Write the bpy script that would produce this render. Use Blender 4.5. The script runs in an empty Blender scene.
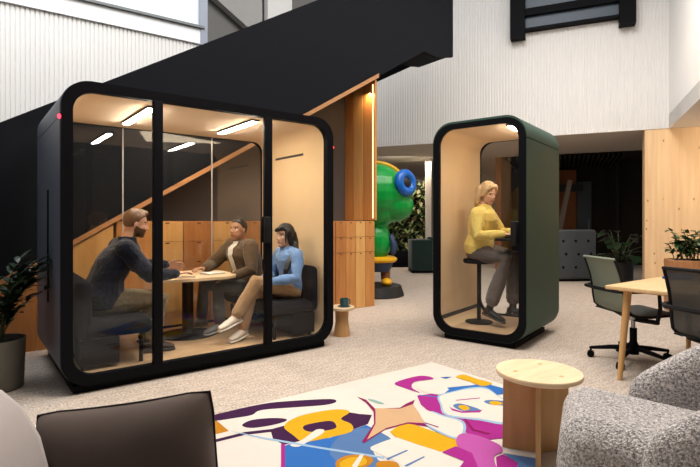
import bpy, bmesh, math, random
from mathutils import Vector, Matrix, noise
random.seed(7)
C = bpy.context.scene.collection
PI = math.pi
V3 = Vector
# ------------------------------------------------------------------ camera numbers
F, EYE, HY = 490.0, 1.25, 221.0
YAW = math.radians(36.3)
SN, CS = math.sin(YAW), math.cos(YAW)

def on_floor(px, py, z=0.0):
    """point of the horizontal plane z seen at a photograph pixel"""
    d = F * (EYE - z) / (py - HY); x = (px - 350) / F
    return V3(((x * CS + SN) * d, (-x * SN + CS) * d, z))

def cam(X, Z, z=0.0):
    """right / forward of the viewpoint -> world"""
    return V3((X * CS + Z * SN, -X * SN + Z * CS, z))

# ------------------------------------------------------------------ materials
def new_mat(name):
    m = bpy.data.materials.new(name); m.use_nodes = True
    nt = m.node_tree
    return m, nt, nt.nodes['Principled BSDF']

def mixcol(nt, fac, a, b):
    n = nt.nodes.new('ShaderNodeMix'); n.data_type = 'RGBA'
    nt.links.new(fac, n.inputs[0])
    for sock, v in ((n.inputs[6], a), (n.inputs[7], b)):
        if isinstance(v, (tuple, list)): sock.default_value = (*v[:3], 1)
        else: nt.links.new(v, sock)
    return n.outputs[2]

def coords(nt, scale=(1, 1, 1), rot=(0, 0, 0), kind='Object'):
    tc = nt.nodes.new('ShaderNodeTexCoord'); mp = nt.nodes.new('ShaderNodeMapping')
    mp.inputs['Scale'].default_value = scale; mp.inputs['Rotation'].default_value = rot
    nt.links.new(tc.outputs[kind], mp.inputs[0]); return mp.outputs[0]

def noise_tex(nt, vec, scale, detail=4, rough=.6):
    n = nt.nodes.new('ShaderNodeTexNoise'); n.inputs['Scale'].default_value = scale
    n.inputs['Detail'].default_value = detail; n.inputs['Roughness'].default_value = rough
    nt.links.new(vec, n.inputs['Vector']); return n.outputs['Fac']

def ramp(nt, fac, stops):
    r = nt.nodes.new('ShaderNodeValToRGB'); e = r.color_ramp.elements
    while len(e) < len(stops): e.new(.5)
    for k, (p, c) in enumerate(stops): e[k].position = p; e[k].color = (*c, 1)
    nt.links.new(fac, r.inputs[0]); return r.outputs[0]

def bump(nt, b, h, strength=.3, dist=.01):
    n = nt.nodes.new('ShaderNodeBump'); n.inputs['Strength'].default_value = strength
    n.inputs['Distance'].default_value = dist
    nt.links.new(h, n.inputs['Height']); nt.links.new(n.outputs[0], b.inputs['Normal'])

def plain(name, col, rough=.6, metal=0, spec=.4, var=.12, scale=30, bmp=0.0):
    m, nt, b = new_mat(name)
    f = noise_tex(nt, coords(nt), scale)
    lo = tuple(c * (1 - var) for c in col); hi = tuple(min(1, c * (1 + var)) for c in col)
    nt.links.new(mixcol(nt, f, lo, hi), b.inputs['Base Color'])
    b.inputs['Roughness'].default_value = rough; b.inputs['Metallic'].default_value = metal
    b.inputs['Specular IOR Level'].default_value = spec
    if bmp: bump(nt, b, f, bmp, .004)
    return m

def wood(name, c1, c2, grain=(14, 14, .9), rough=.5, bands=3.0, knots=None):
    m, nt, b = new_mat(name)
    v = coords(nt, grain)
    f = noise_tex(nt, v, 1.6, 6, .62)
    f2 = noise_tex(nt, coords(nt, tuple(g * .25 for g in grain)), bands, 2)
    mul = nt.nodes.new('ShaderNodeMath'); mul.operation = 'MULTIPLY_ADD'
    nt.links.new(f, mul.inputs[0]); mul.inputs[1].default_value = .7
    sc = nt.nodes.new('ShaderNodeMath'); sc.operation = 'MULTIPLY'; sc.inputs[1].default_value = .3
    nt.links.new(f2, sc.inputs[0]); nt.links.new(sc.outputs[0], mul.inputs[2])
    col = ramp(nt, mul.outputs[0], [(.3, c1), (.7, c2)])
    if knots:
        vo = nt.nodes.new('ShaderNodeTexVoronoi'); vo.inputs['Scale'].default_value = knots[0]
        nt.links.new(coords(nt, (1, 1, .55)), vo.inputs['Vector'])
        k = ramp(nt, vo.outputs['Distance'], [(.05, (1, 1, 1)), (.15, (0, 0, 0))])
        col = mixcol(nt, k, col, knots[1])
    nt.links.new(col, b.inputs['Base Color'])
    b.inputs['Roughness'].default_value = rough; b.inputs['Specular IOR Level'].default_value = .35
    bump(nt, b, f, .08, .003)
    return m

def fabric(name, col, weave=260, var=.25, rough=.95, bmp=.4, sheen=.2):
    m, nt, b = new_mat(name)
    f = noise_tex(nt, coords(nt), weave, 3, .7)
    g = noise_tex(nt, coords(nt), 6, 3)
    c = mixcol(nt, f, tuple(x * (1 - var) for x in col), tuple(min(1, x * (1 + var)) for x in col))
    c = mixcol(nt, g, c, tuple(x * .9 for x in col))
    nt.links.new(c, b.inputs['Base Color']); b.inputs['Roughness'].default_value = rough
    b.inputs['Specular IOR Level'].default_value = .15; b.inputs['Sheen Weight'].default_value = sheen
    bump(nt, b, f, bmp, .003)
    return m

def carpet(name, c1, c2, c3):
    m, nt, b = new_mat(name)
    f = noise_tex(nt, coords(nt, (1, 1, 1)), 60, 5, .75)
    g = noise_tex(nt, coords(nt, (2.2, 9, 1)), 2.5, 4, .6)
    col = ramp(nt, f, [(.36, c1), (.5, c2), (.66, c3)])
    dk = nt.nodes.new('ShaderNodeMix'); dk.data_type = 'RGBA'; dk.blend_type = 'MULTIPLY'
    r2 = ramp(nt, g, [(.35, (.84, .83, .82)), (.65, (1.06, 1.06, 1.05))])
    dk.inputs[0].default_value = .8
    nt.links.new(col, dk.inputs[6]); nt.links.new(r2, dk.inputs[7])
    nt.links.new(dk.outputs[2], b.inputs['Base Color'])
    b.inputs['Roughness'].default_value = 1; b.inputs['Specular IOR Level'].default_value = .05
    bump(nt, b, f, .7, .006)
    return m

def boucle(name, c1, c2):
    m, nt, b = new_mat(name)
    v = nt.nodes.new('ShaderNodeTexVoronoi'); v.inputs['Scale'].default_value = 150
    nt.links.new(coords(nt), v.inputs['Vector'])
    f = noise_tex(nt, coords(nt), 95, 4, .8)
    col = ramp(nt, f, [(.38, c1), (.62, c2)])
    nt.links.new(col, b.inputs['Base Color']); b.inputs['Roughness'].default_value = 1
    b.inputs['Specular IOR Level'].default_value = .1; b.inputs['Sheen Weight'].default_value = .2
    add = nt.nodes.new('ShaderNodeMath'); add.operation = 'SUBTRACT'
    nt.links.new(f, add.inputs[0]); nt.links.new(v.outputs['Distance'], add.inputs[1])
    bump(nt, b, add.outputs[0], 1.0, .008)
    return m

def emit(name, col, s):
    m = bpy.data.materials.new(name); m.use_nodes = True; nt = m.node_tree
    nt.nodes.remove(nt.nodes['Principled BSDF'])
    e = nt.nodes.new('ShaderNodeEmission'); e.inputs[0].default_value = (*col, 1); e.inputs[1].default_value = s
    nt.links.new(e.outputs[0], nt.nodes['Material Output'].inputs[0]); return m

def glass(name, tint=(.93, .95, .95), ior=1.45, gain=1.0):
    m = bpy.data.materials.new(name); m.use_nodes = True; nt = m.node_tree
    nt.nodes.remove(nt.nodes['Principled BSDF'])
    t = nt.nodes.new('ShaderNodeBsdfTransparent'); t.inputs[0].default_value = (*tint, 1)
    g = nt.nodes.new('ShaderNodeBsdfGlossy'); g.inputs['Roughness'].default_value = 0.0
    g.inputs[0].default_value = (.95, .97, 1, 1)
    lw = nt.nodes.new('ShaderNodeLayerWeight'); lw.inputs[0].default_value = .5
    pw = nt.nodes.new('ShaderNodeMath'); pw.operation = 'POWER'; pw.inputs[1].default_value = 5
    nt.links.new(lw.outputs['Facing'], pw.inputs[0])
    f0 = ((ior - 1) / (ior + 1)) ** 2 * gain
    mu = nt.nodes.new('ShaderNodeMath'); mu.operation = 'MULTIPLY_ADD'; mu.use_clamp = True
    mu.inputs[1].default_value = (1 - f0) * .45; mu.inputs[2].default_value = f0 * .6
    nt.links.new(pw.outputs[0], mu.inputs[0])
    mx = nt.nodes.new('ShaderNodeMixShader')
    nt.links.new(mu.outputs[0], mx.inputs[0]); nt.links.new(t.outputs[0], mx.inputs[1]); nt.links.new(g.outputs[0], mx.inputs[2])
    nt.links.new(mx.outputs[0], nt.nodes['Material Output'].inputs[0]); return m

def mesh_net(name, col, alpha=.55):
    """woven see-through chair mesh"""
    m, nt, b = new_mat(name)
    f = noise_tex(nt, coords(nt), 400, 2)
    nt.links.new(mixcol(nt, f, tuple(c * .8 for c in col), tuple(c * 1.2 for c in col)), b.inputs['Base Color'])
    b.inputs['Roughness'].default_value = .7; b.inputs['Alpha'].default_value = alpha
    return m

M = {}
def mats():
    M['carpet'] = carpet('carpet_material', (.285, .23, .195), (.485, .41, .352), (.70, .61, .535))
    M['white'] = plain('white_paint', (.80, .785, .765), .75, var=.03, scale=3)
    M['white_flute'] = plain('fluted_white', (.80, .785, .77), .7, var=.03, scale=2)
    M['upper_white'] = plain('upper_white_panel', (.86, .88, .90), .3, var=.03, scale=2)
    M['soffit'] = plain('soffit_paint', (.56, .50, .44), .8, var=.04, scale=2)
    M['stair_black'] = plain('stair_black', (.0095, .0105, .0135), .75, spec=.06, var=.08, scale=8)
    M['trim_wood'] = wood('stair_trim_wood', (.36, .16, .06), (.52, .26, .11), (2, 14, 14))
    M['oak_a'] = wood('veneer_amber', (.43, .175, .048), (.60, .285, .09))
    M['oak_b'] = wood('veneer_honey', (.56, .285, .09), (.72, .42, .155))
    M['oak_c'] = wood('veneer_russet', (.35, .135, .038), (.50, .21, .065))
    M['pull'] = plain('pull_brown', (.10, .045, .018), .6)
    M['pine'] = wood('knotty_pine', (.62, .40, .215), (.80, .575, .345), (9, 9, .45), knots=(9.0, (.30, .14, .05)))
    M['niche'] = plain('niche_grey', (.085, .073, .068), .8, var=.08, scale=4)
    M['black'] = plain('black_powder_coat', (.006, .006, .0075), .5, spec=.04, var=.1)
    M['black_soft'] = plain('black_plastic', (.010, .010, .011), .6, spec=.15, var=.1)
    M['booth_blue'] = plain('booth_slate_shell', (.080, .092, .125), .45, spec=.3, var=.06, scale=60)
    M['booth_green'] = plain('booth_green_shell', (.036, .082, .060), .55, spec=.2, var=.06, scale=60)
    M['felt'] = fabric('booth_beige_felt', (.70, .50, .285), 180, .07, bmp=.15)
    M['felt_floor'] = wood('booth_floor', (.42, .27, .15), (.56, .38, .22), (3, 10, 10))
    M['dark_skirt'] = plain('dark_skirting', (.045, .040, .038), .7)
    M['glass'] = glass('booth_glass', (.985, .99, .99), gain=.7)
    M['glass_back'] = glass('booth_back_glass', (.98, .985, .985), gain=2.0)
    M['glass_dark'] = glass('window_glass_dark', (.25, .27, .30), 1.5, 1.5)
    M['glass_rail'] = glass('rail_glass', (.85, .9, .93))
    M['lamp'] = emit('light_bar_glow', (1, .89, .74), 62)
    M['lamp_big'] = emit('light_bar_glow_big', (1, .89, .74), 100)
    M['led'] = emit('led_strip_glow', (1, .66, .34), 3)
    M['red'] = emit('indicator_red', (1, .03, .06), 5)
    M['sofa_dark'] = fabric('bench_charcoal', (.007, .007, .010), 200, .1, sheen=0, bmp=.05)
    M['metal'] = plain('steel', (.35, .35, .36), .3, metal=1)
    M['table_top'] = plain('meeting_table_top', (.70, .52, .33), .4, var=.06, scale=12)
    M['mug_dark'] = plain('mug_dark_blue', (.02, .035, .07), .3)
    M['paper'] = plain('paper', (.78, .74, .68), .8, var=.04)
    M['teal'] = plain('mug_teal', (.03, .10, .11), .3)
    M['leaf'] = plain('leaf_dark', (.010, .028, .010), .35, spec=.5, var=.5, scale=20)
    M['leaf_b'] = plain('leaf_mid', (.03, .075, .02), .4, spec=.5, var=.5, scale=14)
    M['leaf_wall'] = plain('leaf_wall_green', (.10, .15, .05), .5, var=.6, scale=9)
    M['leaf_pale'] = plain('leaf_pale', (.30, .27, .13), .5, var=.5, scale=9)
    M['stem'] = plain('stem_green', (.06, .07, .03), .6)
    M['soil'] = plain('soil', (.02, .014, .01), 1)
    M['pot'] = plain('pot_olive_grey', (.115, .105, .085), .55, var=.15, scale=6)
    M['terracotta'] = wood('planter_wood', (.36, .15, .06), (.5, .24, .1))
    M['birch'] = wood('side_table_top', (.66, .47, .28), (.80, .61, .40), (2.2, 12, 12))
    M['birch_leg'] = wood('side_table_leg', (.46, .25, .10), (.62, .37, .165), (10, 10, .9))
    M['desk'] = wood('desk_oak', (.60, .38, .18), (.75, .52, .28), (2.2, 12, 12))
    M['desk_leg'] = wood('desk_leg_oak', (.52, .29, .11), (.66, .40, .17), (12, 12, 1))
    M['chair_sage'] = mesh_net('sage_mesh', (.20, .225, .175), .97)
    M['chair_grey'] = mesh_net('charcoal_mesh', (.055, .055, .05), .82)
    M['chair_seat'] = fabric('chair_seat_dark', (.02, .024, .022), 300)
    M['boucle'] = boucle('boucle_grey', (.11, .098, .097), (.86, .80, .78))
    M['sofa_grey'] = fabric('sofa_light_grey', (.42, .37, .355), 420, .18)
    M['cushion'] = fabric('cushion_taupe', (.10, .073, .062), 480, .15, sheen=.1)
    M['piping'] = fabric('cushion_piping', (.018, .014, .013), 300)
    M['navy_note'] = plain('blue_folder', (.02, .10, .34), .5)
    M['s_green'] = plain('statue_green', (.0, .30, .045), .32, spec=.5, var=.05, scale=3)
    M['s_blue'] = plain('statue_blue', (.0, .115, .50), .35, spec=.5, var=.05, scale=3)
    M['s_yellow'] = plain('statue_yellow', (.75, .40, .01), .4, var=.05)
    M['s_brown'] = plain('statue_brown', (.20, .085, .045), .5)
    M['s_dark'] = plain('statue_charcoal', (.012, .012, .013), .5, var=.3, scale=40)
    M['s_navy'] = plain('statue_navy', (.02, .04, .10), .5)
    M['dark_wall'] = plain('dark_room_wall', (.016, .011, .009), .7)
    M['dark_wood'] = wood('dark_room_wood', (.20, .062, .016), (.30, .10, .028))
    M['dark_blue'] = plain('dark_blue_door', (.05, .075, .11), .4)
    M['dark_grey'] = fabric('bench_slate', (.055, .06, .068), 60)
    M['green_sofa'] = fabric('green_sofa', (.012, .026, .024), 80)
    M['far_wall'] = plain('far_wall_beige', (.40, .34, .28), .8)
    M['back_wall'] = plain('rear_wall', (.05, .047, .046), .7)
    M['grey_up'] = plain('upper_grey_wall', (.20, .195, .19), .7, var=.05, scale=2)
    M['grey_up2'] = plain('upper_light_grey', (.42, .41, .40), .7, var=.05, scale=2)
    M['dark_grey_trim'] = plain('trim_grey', (.18, .19, .2), .4)
    M['slat'] = plain('dark_slat', (.022, .015, .012), .6)
    M['bluegrey'] = plain('blue_grey_reveal', (.30, .33, .40), .5, var=.05)
    for n, c in dict(rug_white=(.62, .57, .51), rug_purple=(.052, .012, .06), rug_yellow=(.72, .40, .012), rug_blue=(.035, .16, .50),
                     rug_sky=(.36, .52, .70), rug_magenta=(.40, .025, .26), rug_pink=(.52, .10, .40), rug_tan=(.66, .42, .235),
                     rug_crimson=(.26, .012, .10), rug_orange=(.55, .22, .015), rug_slate=(.10, .20, .42), rug_mint=(.30, .50, .44)).items():
        M[n] = fabric(n, c if n == 'rug_white' else tuple(x * .78 for x in c), 130, .12, bmp=.5, sheen=0)
mats()

# ------------------------------------------------------------------ mesh helpers
def frame(axis):
    a = V3(axis).normalized()
    r = V3((0, 0, 1)) if abs(a.z) < .9 else V3((1, 0, 0))
    u = a.cross(r).normalized(); v = u.cross(a).normalized()
    return u, v

class MB:
    def __init__(s): s.bm = bmesh.new(); s.mi = 0
    def face(s, vs):
        try:
            f = s.bm.faces.new(vs); f.material_index = s.mi; return f
        except ValueError: return None
    def box(s, c, size, rz=0, bev=0.0, rot=None):
        b = bmesh.new(); bmesh.ops.create_cube(b, size=1)
        bmesh.ops.scale(b, vec=size, verts=b.verts)
        if bev:
            bmesh.ops.bevel(b, geom=b.edges[:], offset=min(bev, min(size) * .49), segments=3, profile=.5, affect='EDGES')
        R = rot if rot is not None else Matrix.Rotation(rz, 3, 'Z')
        bmesh.ops.transform(b, matrix=Matrix.Translation(V3(c)) @ R.to_4x4(), verts=b.verts)
        s.merge(b); return s
    def merge(s, b):
        mp = {v: s.bm.verts.new(v.co) for v in b.verts}
        for f in b.faces: s.face([mp[v] for v in f.verts])
        b.free()
    def ring(s, c, a, b, n):
        return [s.bm.verts.new(V3(c) + a * math.cos(2 * PI * k / n) + b * math.sin(2 * PI * k / n)) for k in range(n)]
    def bridge(s, r0, r1):
        n = len(r0)
        for k in range(n): s.face([r0[k], r0[(k + 1) % n], r1[(k + 1) % n], r1[k]])
    def cyl(s, p0, p1, r0, r1=None, n=20):
        r1 = r0 if r1 is None else r1
        p0, p1 = V3(p0), V3(p1); u, v = frame(p1 - p0)
        a = s.ring(p0, u * r0, v * r0, n); b = s.ring(p1, u * r1, v * r1, n)
        s.bridge(a, b); s.face(a[::-1]); s.face(b); return s
    def chain(s, pts, rad, n=12, flat=None):
        """tapered limb through points with rounded ends"""
        pts = [V3(p) for p in pts]
        rings = []; N = len(pts)
        def add(c, t, r):
            u, v = frame(t)
            if flat: v = v * flat
            rings.append(s.ring(c, u * r, v * r, n))
        t0 = (pts[1] - pts[0]).normalized(); t1 = (pts[-1] - pts[-2]).normalized()
        for q in (.97, .75, .4): add(pts[0] - t0 * rad[0] * math.sin(q * PI / 2), t0, rad[0] * max(.05, math.cos(q * PI / 2)))
        for i in range(N):
            if i == 0: t = t0
            elif i == N - 1: t = t1
            else: t = ((pts[i] - pts[i - 1]).normalized() + (pts[i + 1] - pts[i]).normalized())
            if t.length < 1e-5: t = t0
            add(pts[i], t, rad[i])
        for q in (.4, .75, .97): add(pts[-1] + t1 * rad[-1] * math.sin(q * PI / 2), t1, rad[-1] * max(.05, math.cos(q * PI / 2)))
        # keep ring orientation continuous
        for k in range(1, len(rings)):
            a, b = rings[k - 1], rings[k]
            best = min(range(n), key=lambda o: sum((a[j].co - b[(j + o) % n].co).length for j in range(0, n, 3)))
            rings[k] = [b[(j + best) % n] for j in range(n)]
            s.bridge(rings[k - 1], rings[k])
        s.face(rings[0][::-1]); s.face(rings[-1]); return s
    def tube(s, pts, r, n=10): return s.chain(pts, [r] * len(pts), n)
    def loft(s, secs, n=20):
        rings = [s.ring(c, V3(a), V3(b), n) for c, a, b in secs]
        for a, b in zip(rings, rings[1:]): s.bridge(a, b)
        s.face(rings[0][::-1]); s.face(rings[-1]); return s
    def ell(s, c, ax, n=20, m=12):
        """ellipsoid, ax = three vectors"""
        a, b, d = [V3(x) for x in ax]; rings = []
        for i in range(1, m):
            t = PI * i / m
            rings.append(s.ring(V3(c) + d * -math.cos(t), a * math.sin(t), b * math.sin(t), n))
        for x, y in zip(rings, rings[1:]): s.bridge(x, y)
        lo = s.bm.verts.new(V3(c) - d); hi = s.bm.verts.new(V3(c) + d)
        for k in range(n):
            s.face([lo, rings[0][(k + 1) % n], rings[0][k]]); s.face([hi, rings[-1][k], rings[-1][(k + 1) % n]])
        return s
    def lathe(s, prof, c=(0, 0, 0), n=32):
        c = V3(c)
        rings = [s.ring(c + V3((0, 0, z)), V3((max(r, .0005), 0, 0)), V3((0, max(r, .0005), 0)), n) for r, z in prof]
        for a, b in zip(rings, rings[1:]): s.bridge(a, b)
        s.face(rings[0][::-1]); s.face(rings[-1]); return s
    def prism(s, poly, ext):
        """closed polygon (3D points) pushed along ext"""
        a = [s.bm.verts.new(V3(p)) for p in poly]; b = [s.bm.verts.new(V3(p) + V3(ext)) for p in poly]
        s.face(a[::-1]); s.face(b); s.bridge(a, b); return s
    def strip(s, outer, inner, ext, closed=True):
        """solid between two matching outlines, pushed along ext"""
        e = V3(ext); n = len(outer)
        o0 = [s.bm.verts.new(V3(p)) for p in outer]; i0 = [s.bm.verts.new(V3(p)) for p in inner]
        o1 = [s.bm.verts.new(V3(p) + e) for p in outer]; i1 = [s.bm.verts.new(V3(p) + e) for p in inner]
        rng = range(n) if closed else range(n - 1)
        for k in rng:
            j = (k + 1) % n
            s.face([o0[k], o0[j], o1[j], o1[k]]); s.face([i0[j], i0[k], i1[k], i1[j]])
            s.face([o0[j], o0[k], i0[k], i0[j]]); s.face([o1[k], o1[j], i1[j], i1[k]])
        if not closed:
            for k in (0, n - 1): s.face([o0[k], i0[k], i1[k], o1[k]])
        return s
    def build(s, name, mat, parent=None, smooth=True, loc=None, rz=0, angle=35):
        bmesh.ops.recalc_face_normals(s.bm, faces=s.bm.faces[:])
        me = bpy.data.meshes.new(name); s.bm.to_mesh(me); s.bm.free()
        for m in (mat if isinstance(mat, (list, tuple)) else [mat]): me.materials.append(m)
        o = bpy.data.objects.new(name, me); C.objects.link(o)
        if smooth:
            me.shade_smooth(); me.set_sharp_from_angle(angle=math.radians(angle))
        if parent: o.parent = parent
        if loc is not None: o.location = loc
        if rz: o.rotation_euler.z = rz
        return o

def tag(o, label, cat, group=None, kind=None):
    o['label'] = label; o['category'] = cat
    if group: o['group'] = group
    if kind: o['kind'] = kind
    return o
def thing(name, label, cat, loc=(0, 0, 0), rz=0, group=None):
    o = bpy.data.objects.new(name, None); C.objects.link(o)
    o.location = loc; o.rotation_euler = (0, 0, rz); o.empty_display_size = .1
    return tag(o, label, cat, group)
def structure(o): o['kind'] = 'structure'; return o
def copy_tree(o, parent=None):
    c = o.copy(); C.objects.link(c)
    if parent: c.parent = parent
    for ch in list(o.children): copy_tree(ch, c)
    return c
def subsurf(o, lv=2):
    m = o.modifiers.new('subdivision', 'SUBSURF'); m.levels = lv; m.render_levels = lv; return o

def union(mb, name, mat, parent, voxel=.006, smooth=3, wrinkle=0.0, wscale=14, paint=None):
    """fuse overlapping closed shapes into one continuous skin"""
    me = bpy.data.meshes.new(name + '_raw'); bmesh.ops.recalc_face_normals(mb.bm, faces=mb.bm.faces[:])
    mb.bm.to_mesh(me); mb.bm.free()
    t = bpy.data.objects.new(name + '_raw', me); C.objects.link(t)
    r = t.modifiers.new('r', 'REMESH'); r.mode = 'VOXEL'; r.voxel_size = voxel
    if smooth:
        k = t.modifiers.new('s', 'SMOOTH'); k.iterations = smooth; k.factor = .5
    dg = bpy.context.evaluated_depsgraph_get(); dg.update()
    out = bpy.data.meshes.new_from_object(t.evaluated_get(dg))
    bpy.data.objects.remove(t); bpy.data.meshes.remove(me)
    out.name = name
    if wrinkle:
        nr = [v.normal.copy() for v in out.vertices]
        for v, n in zip(out.vertices, nr):
            q = v.co * wscale
            v.co += n * wrinkle * (noise.noise(V3((q.x, q.y, q.z * .6))) + .6 * noise.noise(q * 2.3))
    out.materials.clear()
    ms = mat if isinstance(mat, (list, tuple)) else [mat]
    for m in ms: out.materials.append(m)
    if paint:
        for p in out.polygons: p.material_index = paint(p.center)
    out.shade_smooth()
    o = bpy.data.objects.new(name, out); C.objects.link(o); o.parent = parent
    return o

# ------------------------------------------------------------------ setting
W0 = V3((9.708, 3.656, 0)); WE = V3((-.5012, .8653, 0)); WN = V3((.8653, .5012, 0))
def WB(t, n=0, z=0): return W0 + WE * t + WN * n + V3((0, 0, z))

mb = MB(); mb.box((5, 6, -.05), (34, 34, .1)); structure(mb.build('floor', M['carpet'], smooth=False))

def fluted(name, p0, p1, z0, z1, pitch, depth, back, mat):
    """wall of vertical flutes from p0 to p1; back = direction away from the room"""
    p0, p1, back = V3(p0), V3(p1), V3(back).normalized(); L = (p1 - p0).length; d = (p1 - p0) / L
    n = int(L / pitch); front = []
    for k in range(n):
        for f, q in ((0, 0), (.62, 0), (.74, 1), (.88, 1)): front.append(p0 + d * ((k + f) * pitch) + back * depth * q)
    front.append(p1)
    poly = front + [p1 + back * .2, p0 + back * .2]
    m = MB(); nn = len(poly)
    a = [m.bm.verts.new(p + V3((0, 0, z0))) for p in poly]; b = [m.bm.verts.new(p + V3((0, 0, z1))) for p in poly]
    m.bridge(a, b)
    # underside and top as quads behind the flutes
    for ring, z in ((a, z0), (b, z1)):
        q0, q1 = ring[-1], ring[-2]; prev = ring[0]
        m.face([q0, q1] + list(reversed(ring[:-2])))
    return m.build(name, mat, smooth=False)

structure(fluted('wall_far', WB(0), WB(6.6), 2.9, 8.5, .055, .010, WN, M['white_flute']))
structure(fluted('wall_right', WB(0), V3((6.2, 1.69, 0)), 2.9, 8.5,   .055, .010, (.49, -.87, 0), M['white_flute']))
structure(fluted('wall_left', (-6, 7.1, 0), (2.5, 7.1, 0), 0, 3.84, .05, .014, (0, 1, 0), M['white_flute']))
m = MB(); m.box((-1.72, 7.12, 3.95), (8.44, .1, .22)); structure(m.build('trim_1', M['upper_white'], smooth=False))
m = MB(); m.box((-1.72, 7.06, 4.08), (8.5, .06, .035)); structure(m.build('trim_2', M['dark_grey_trim'], smooth=False))
m = MB(); m.box((-1.72, 7.2, 6.3), (8.44, .1, 4.4)); structure(m.build('wall_upper', M['upper_white'], smooth=False))
m = MB(); m.box((2.53, 7.15, 5.0), (.10, .2, 7)); structure(m.build('trim_3', M['bluegrey'], smooth=False))
m = MB(); m.box((4.0, 8.4, 5), (3.0, .15, 7.0)); structure(m.build('wall_back', M['grey_up'], smooth=False))
m = MB(); m.prism([(3.0, 8.3, 5.15), (4.0, 8.3, 4.55), (4.0, 8.3, 7), (3.0, 8.3, 7)], (0, -.15, 0)); structure(m.build('trim_4', M['grey_up2'], smooth=False))
m = MB(); m.box((4.3, 8.1, 5), (.5, .15, 7)); structure(m.build('trim_5', M['white'], smooth=False))
# slab over the low areas
m = MB()
m.prism([WB(-8, .012, 2.895), WB(-8, 2.9, 2.895), WB(9, 2.9, 2.895), WB(9, .012, 2.895)], (0, 0, .25))
structure(m.build('ceiling', M['soffit'], smooth=False))
m = MB(); c5 = V3((.49, -.87, 0)); b0 = WB(0, .0, 2.893); b1 = V3((6.2, 1.69, 2.893))
m.prism([b0, b1, b1 + c5 * 6, b0 + c5 * 6], (0, 0, .25)); structure(m.build('ceiling_right', M['white'], smooth=False))
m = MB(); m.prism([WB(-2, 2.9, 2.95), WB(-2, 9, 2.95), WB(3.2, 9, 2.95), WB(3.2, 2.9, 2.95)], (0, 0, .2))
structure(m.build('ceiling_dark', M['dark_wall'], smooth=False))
m = MB(); m.prism([WB(3.2, 2.9, 2.95), WB(3.2, 12, 2.95), WB(12, 12, 2.95), WB(12, 2.9, 2.95)], (0, 0, .2))
structure(m.build('ceiling_far', M['soffit'], smooth=False))
# slatted dark ceiling
t = thing('slatted_ceiling_baffle', 'dark brown slatted ceiling baffles under the far low ceiling', 'ceiling baffle')
ang = math.atan2(WN.y, WN.x)
for k in range(26):
    MB().box(WB(.42 + k * .105, 4.25, 2.86), (2.6, .03, .14), rz=ang).build('slat', M['slat'], t, smooth=False)
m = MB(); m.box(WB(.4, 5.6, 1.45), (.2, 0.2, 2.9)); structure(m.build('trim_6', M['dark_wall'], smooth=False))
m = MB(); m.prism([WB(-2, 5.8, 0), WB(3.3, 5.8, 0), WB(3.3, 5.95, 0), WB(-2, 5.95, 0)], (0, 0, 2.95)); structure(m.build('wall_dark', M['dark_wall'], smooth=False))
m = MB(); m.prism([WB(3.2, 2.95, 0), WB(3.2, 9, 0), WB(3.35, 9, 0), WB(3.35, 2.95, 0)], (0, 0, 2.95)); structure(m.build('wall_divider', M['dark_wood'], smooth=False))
m = MB(); m.prism([WB(3.35, 8, 0), WB(12, 8, 0), WB(12, 8.15, 0), WB(3.35, 8.15, 0)], (0, 0, 2.95)); structure(m.build('wall_distant', M['far_wall'], smooth=False))
# pine wall with its return
m = MB(); m.prism([WB(.37, .02, 0), WB(-6, .02, 0), WB(-6, .3, 0), WB(.37, .3, 0)], (0, 0, 2.9)); structure(m.build('wall_pine', M['pine'], smooth=False))
# room walls behind the viewpoint, with an added slab
m = MB(); m.box((3, -5.5, 3), (26, .2, 6)); structure(m.build('wall_rear', M['back_wall'], smooth=False))
m = MB(); m.box((3, -2.6, 4.3), (26, 6, .2)); structure(m.build('rear_light_block', M['white'], smooth=False))  # unseen slab added to block sky light, white to reflect in the glass
m = MB(); m.box((-6.5, 2, 3), (.2, 16, 6)); structure(m.build('wall_west', M['back_wall'], smooth=False))

# ------------------------------------------------------------------ staircase
stair = thing('staircase', 'black staircase with solid balustrade rising over the large meeting booth', 'staircase', (0, 5.58, 0))
def bz(u): return 1.03 + .6 * (u - .7)
def tz(u): return 2.17 + .593 * (u - .085)
m = MB()
m.prism([(-1.0167, 0, 0), (-2.3, 0, 0), (-2.3, 0, tz(-2.3)), (6.235, 0, tz(6.235)), (6.235, 0, 3.99), (5.853, 0, 3.91), (5.558, 0, bz(5.558))], (0, .05, 0))
m.build('balustrade', M['stair_black'], stair, smooth=False)
m = MB()
m.prism([(-1.25, .05, .10), (-1.25, .05, .35), (6.235, .05, 4.75), (6.235, .05, 4.02), (5.75, .05, 3.96), (5.45, .05, bz(5.45) + .06), (-1.0167, .05, .33)], (0, .75, 0))
m.build('flight', M['stair_black'], stair, smooth=False)
m = MB(); m.prism([(-2.3, .8, 0), (-2.3, .8, tz(-2.3) - .1), (6.235, .8, tz(6.235) - .3), (6.235, .8, 4.1), (-1.0167, .8, .35), (-1.4, .8, 0)], (0, .05, 0)); m.build('balustrade', M['stair_black'], stair, smooth=False)
m = MB(); m.prism([(-1.0167, -.012, 0), (-1.1, -.012, 0), (4.62, -.012, bz(4.62) + .045), (4.62, -.012, bz(4.62) - .015)], (0, .05, 0))
m.build('trim_board', M['trim_wood'], stair, smooth=False)
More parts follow.
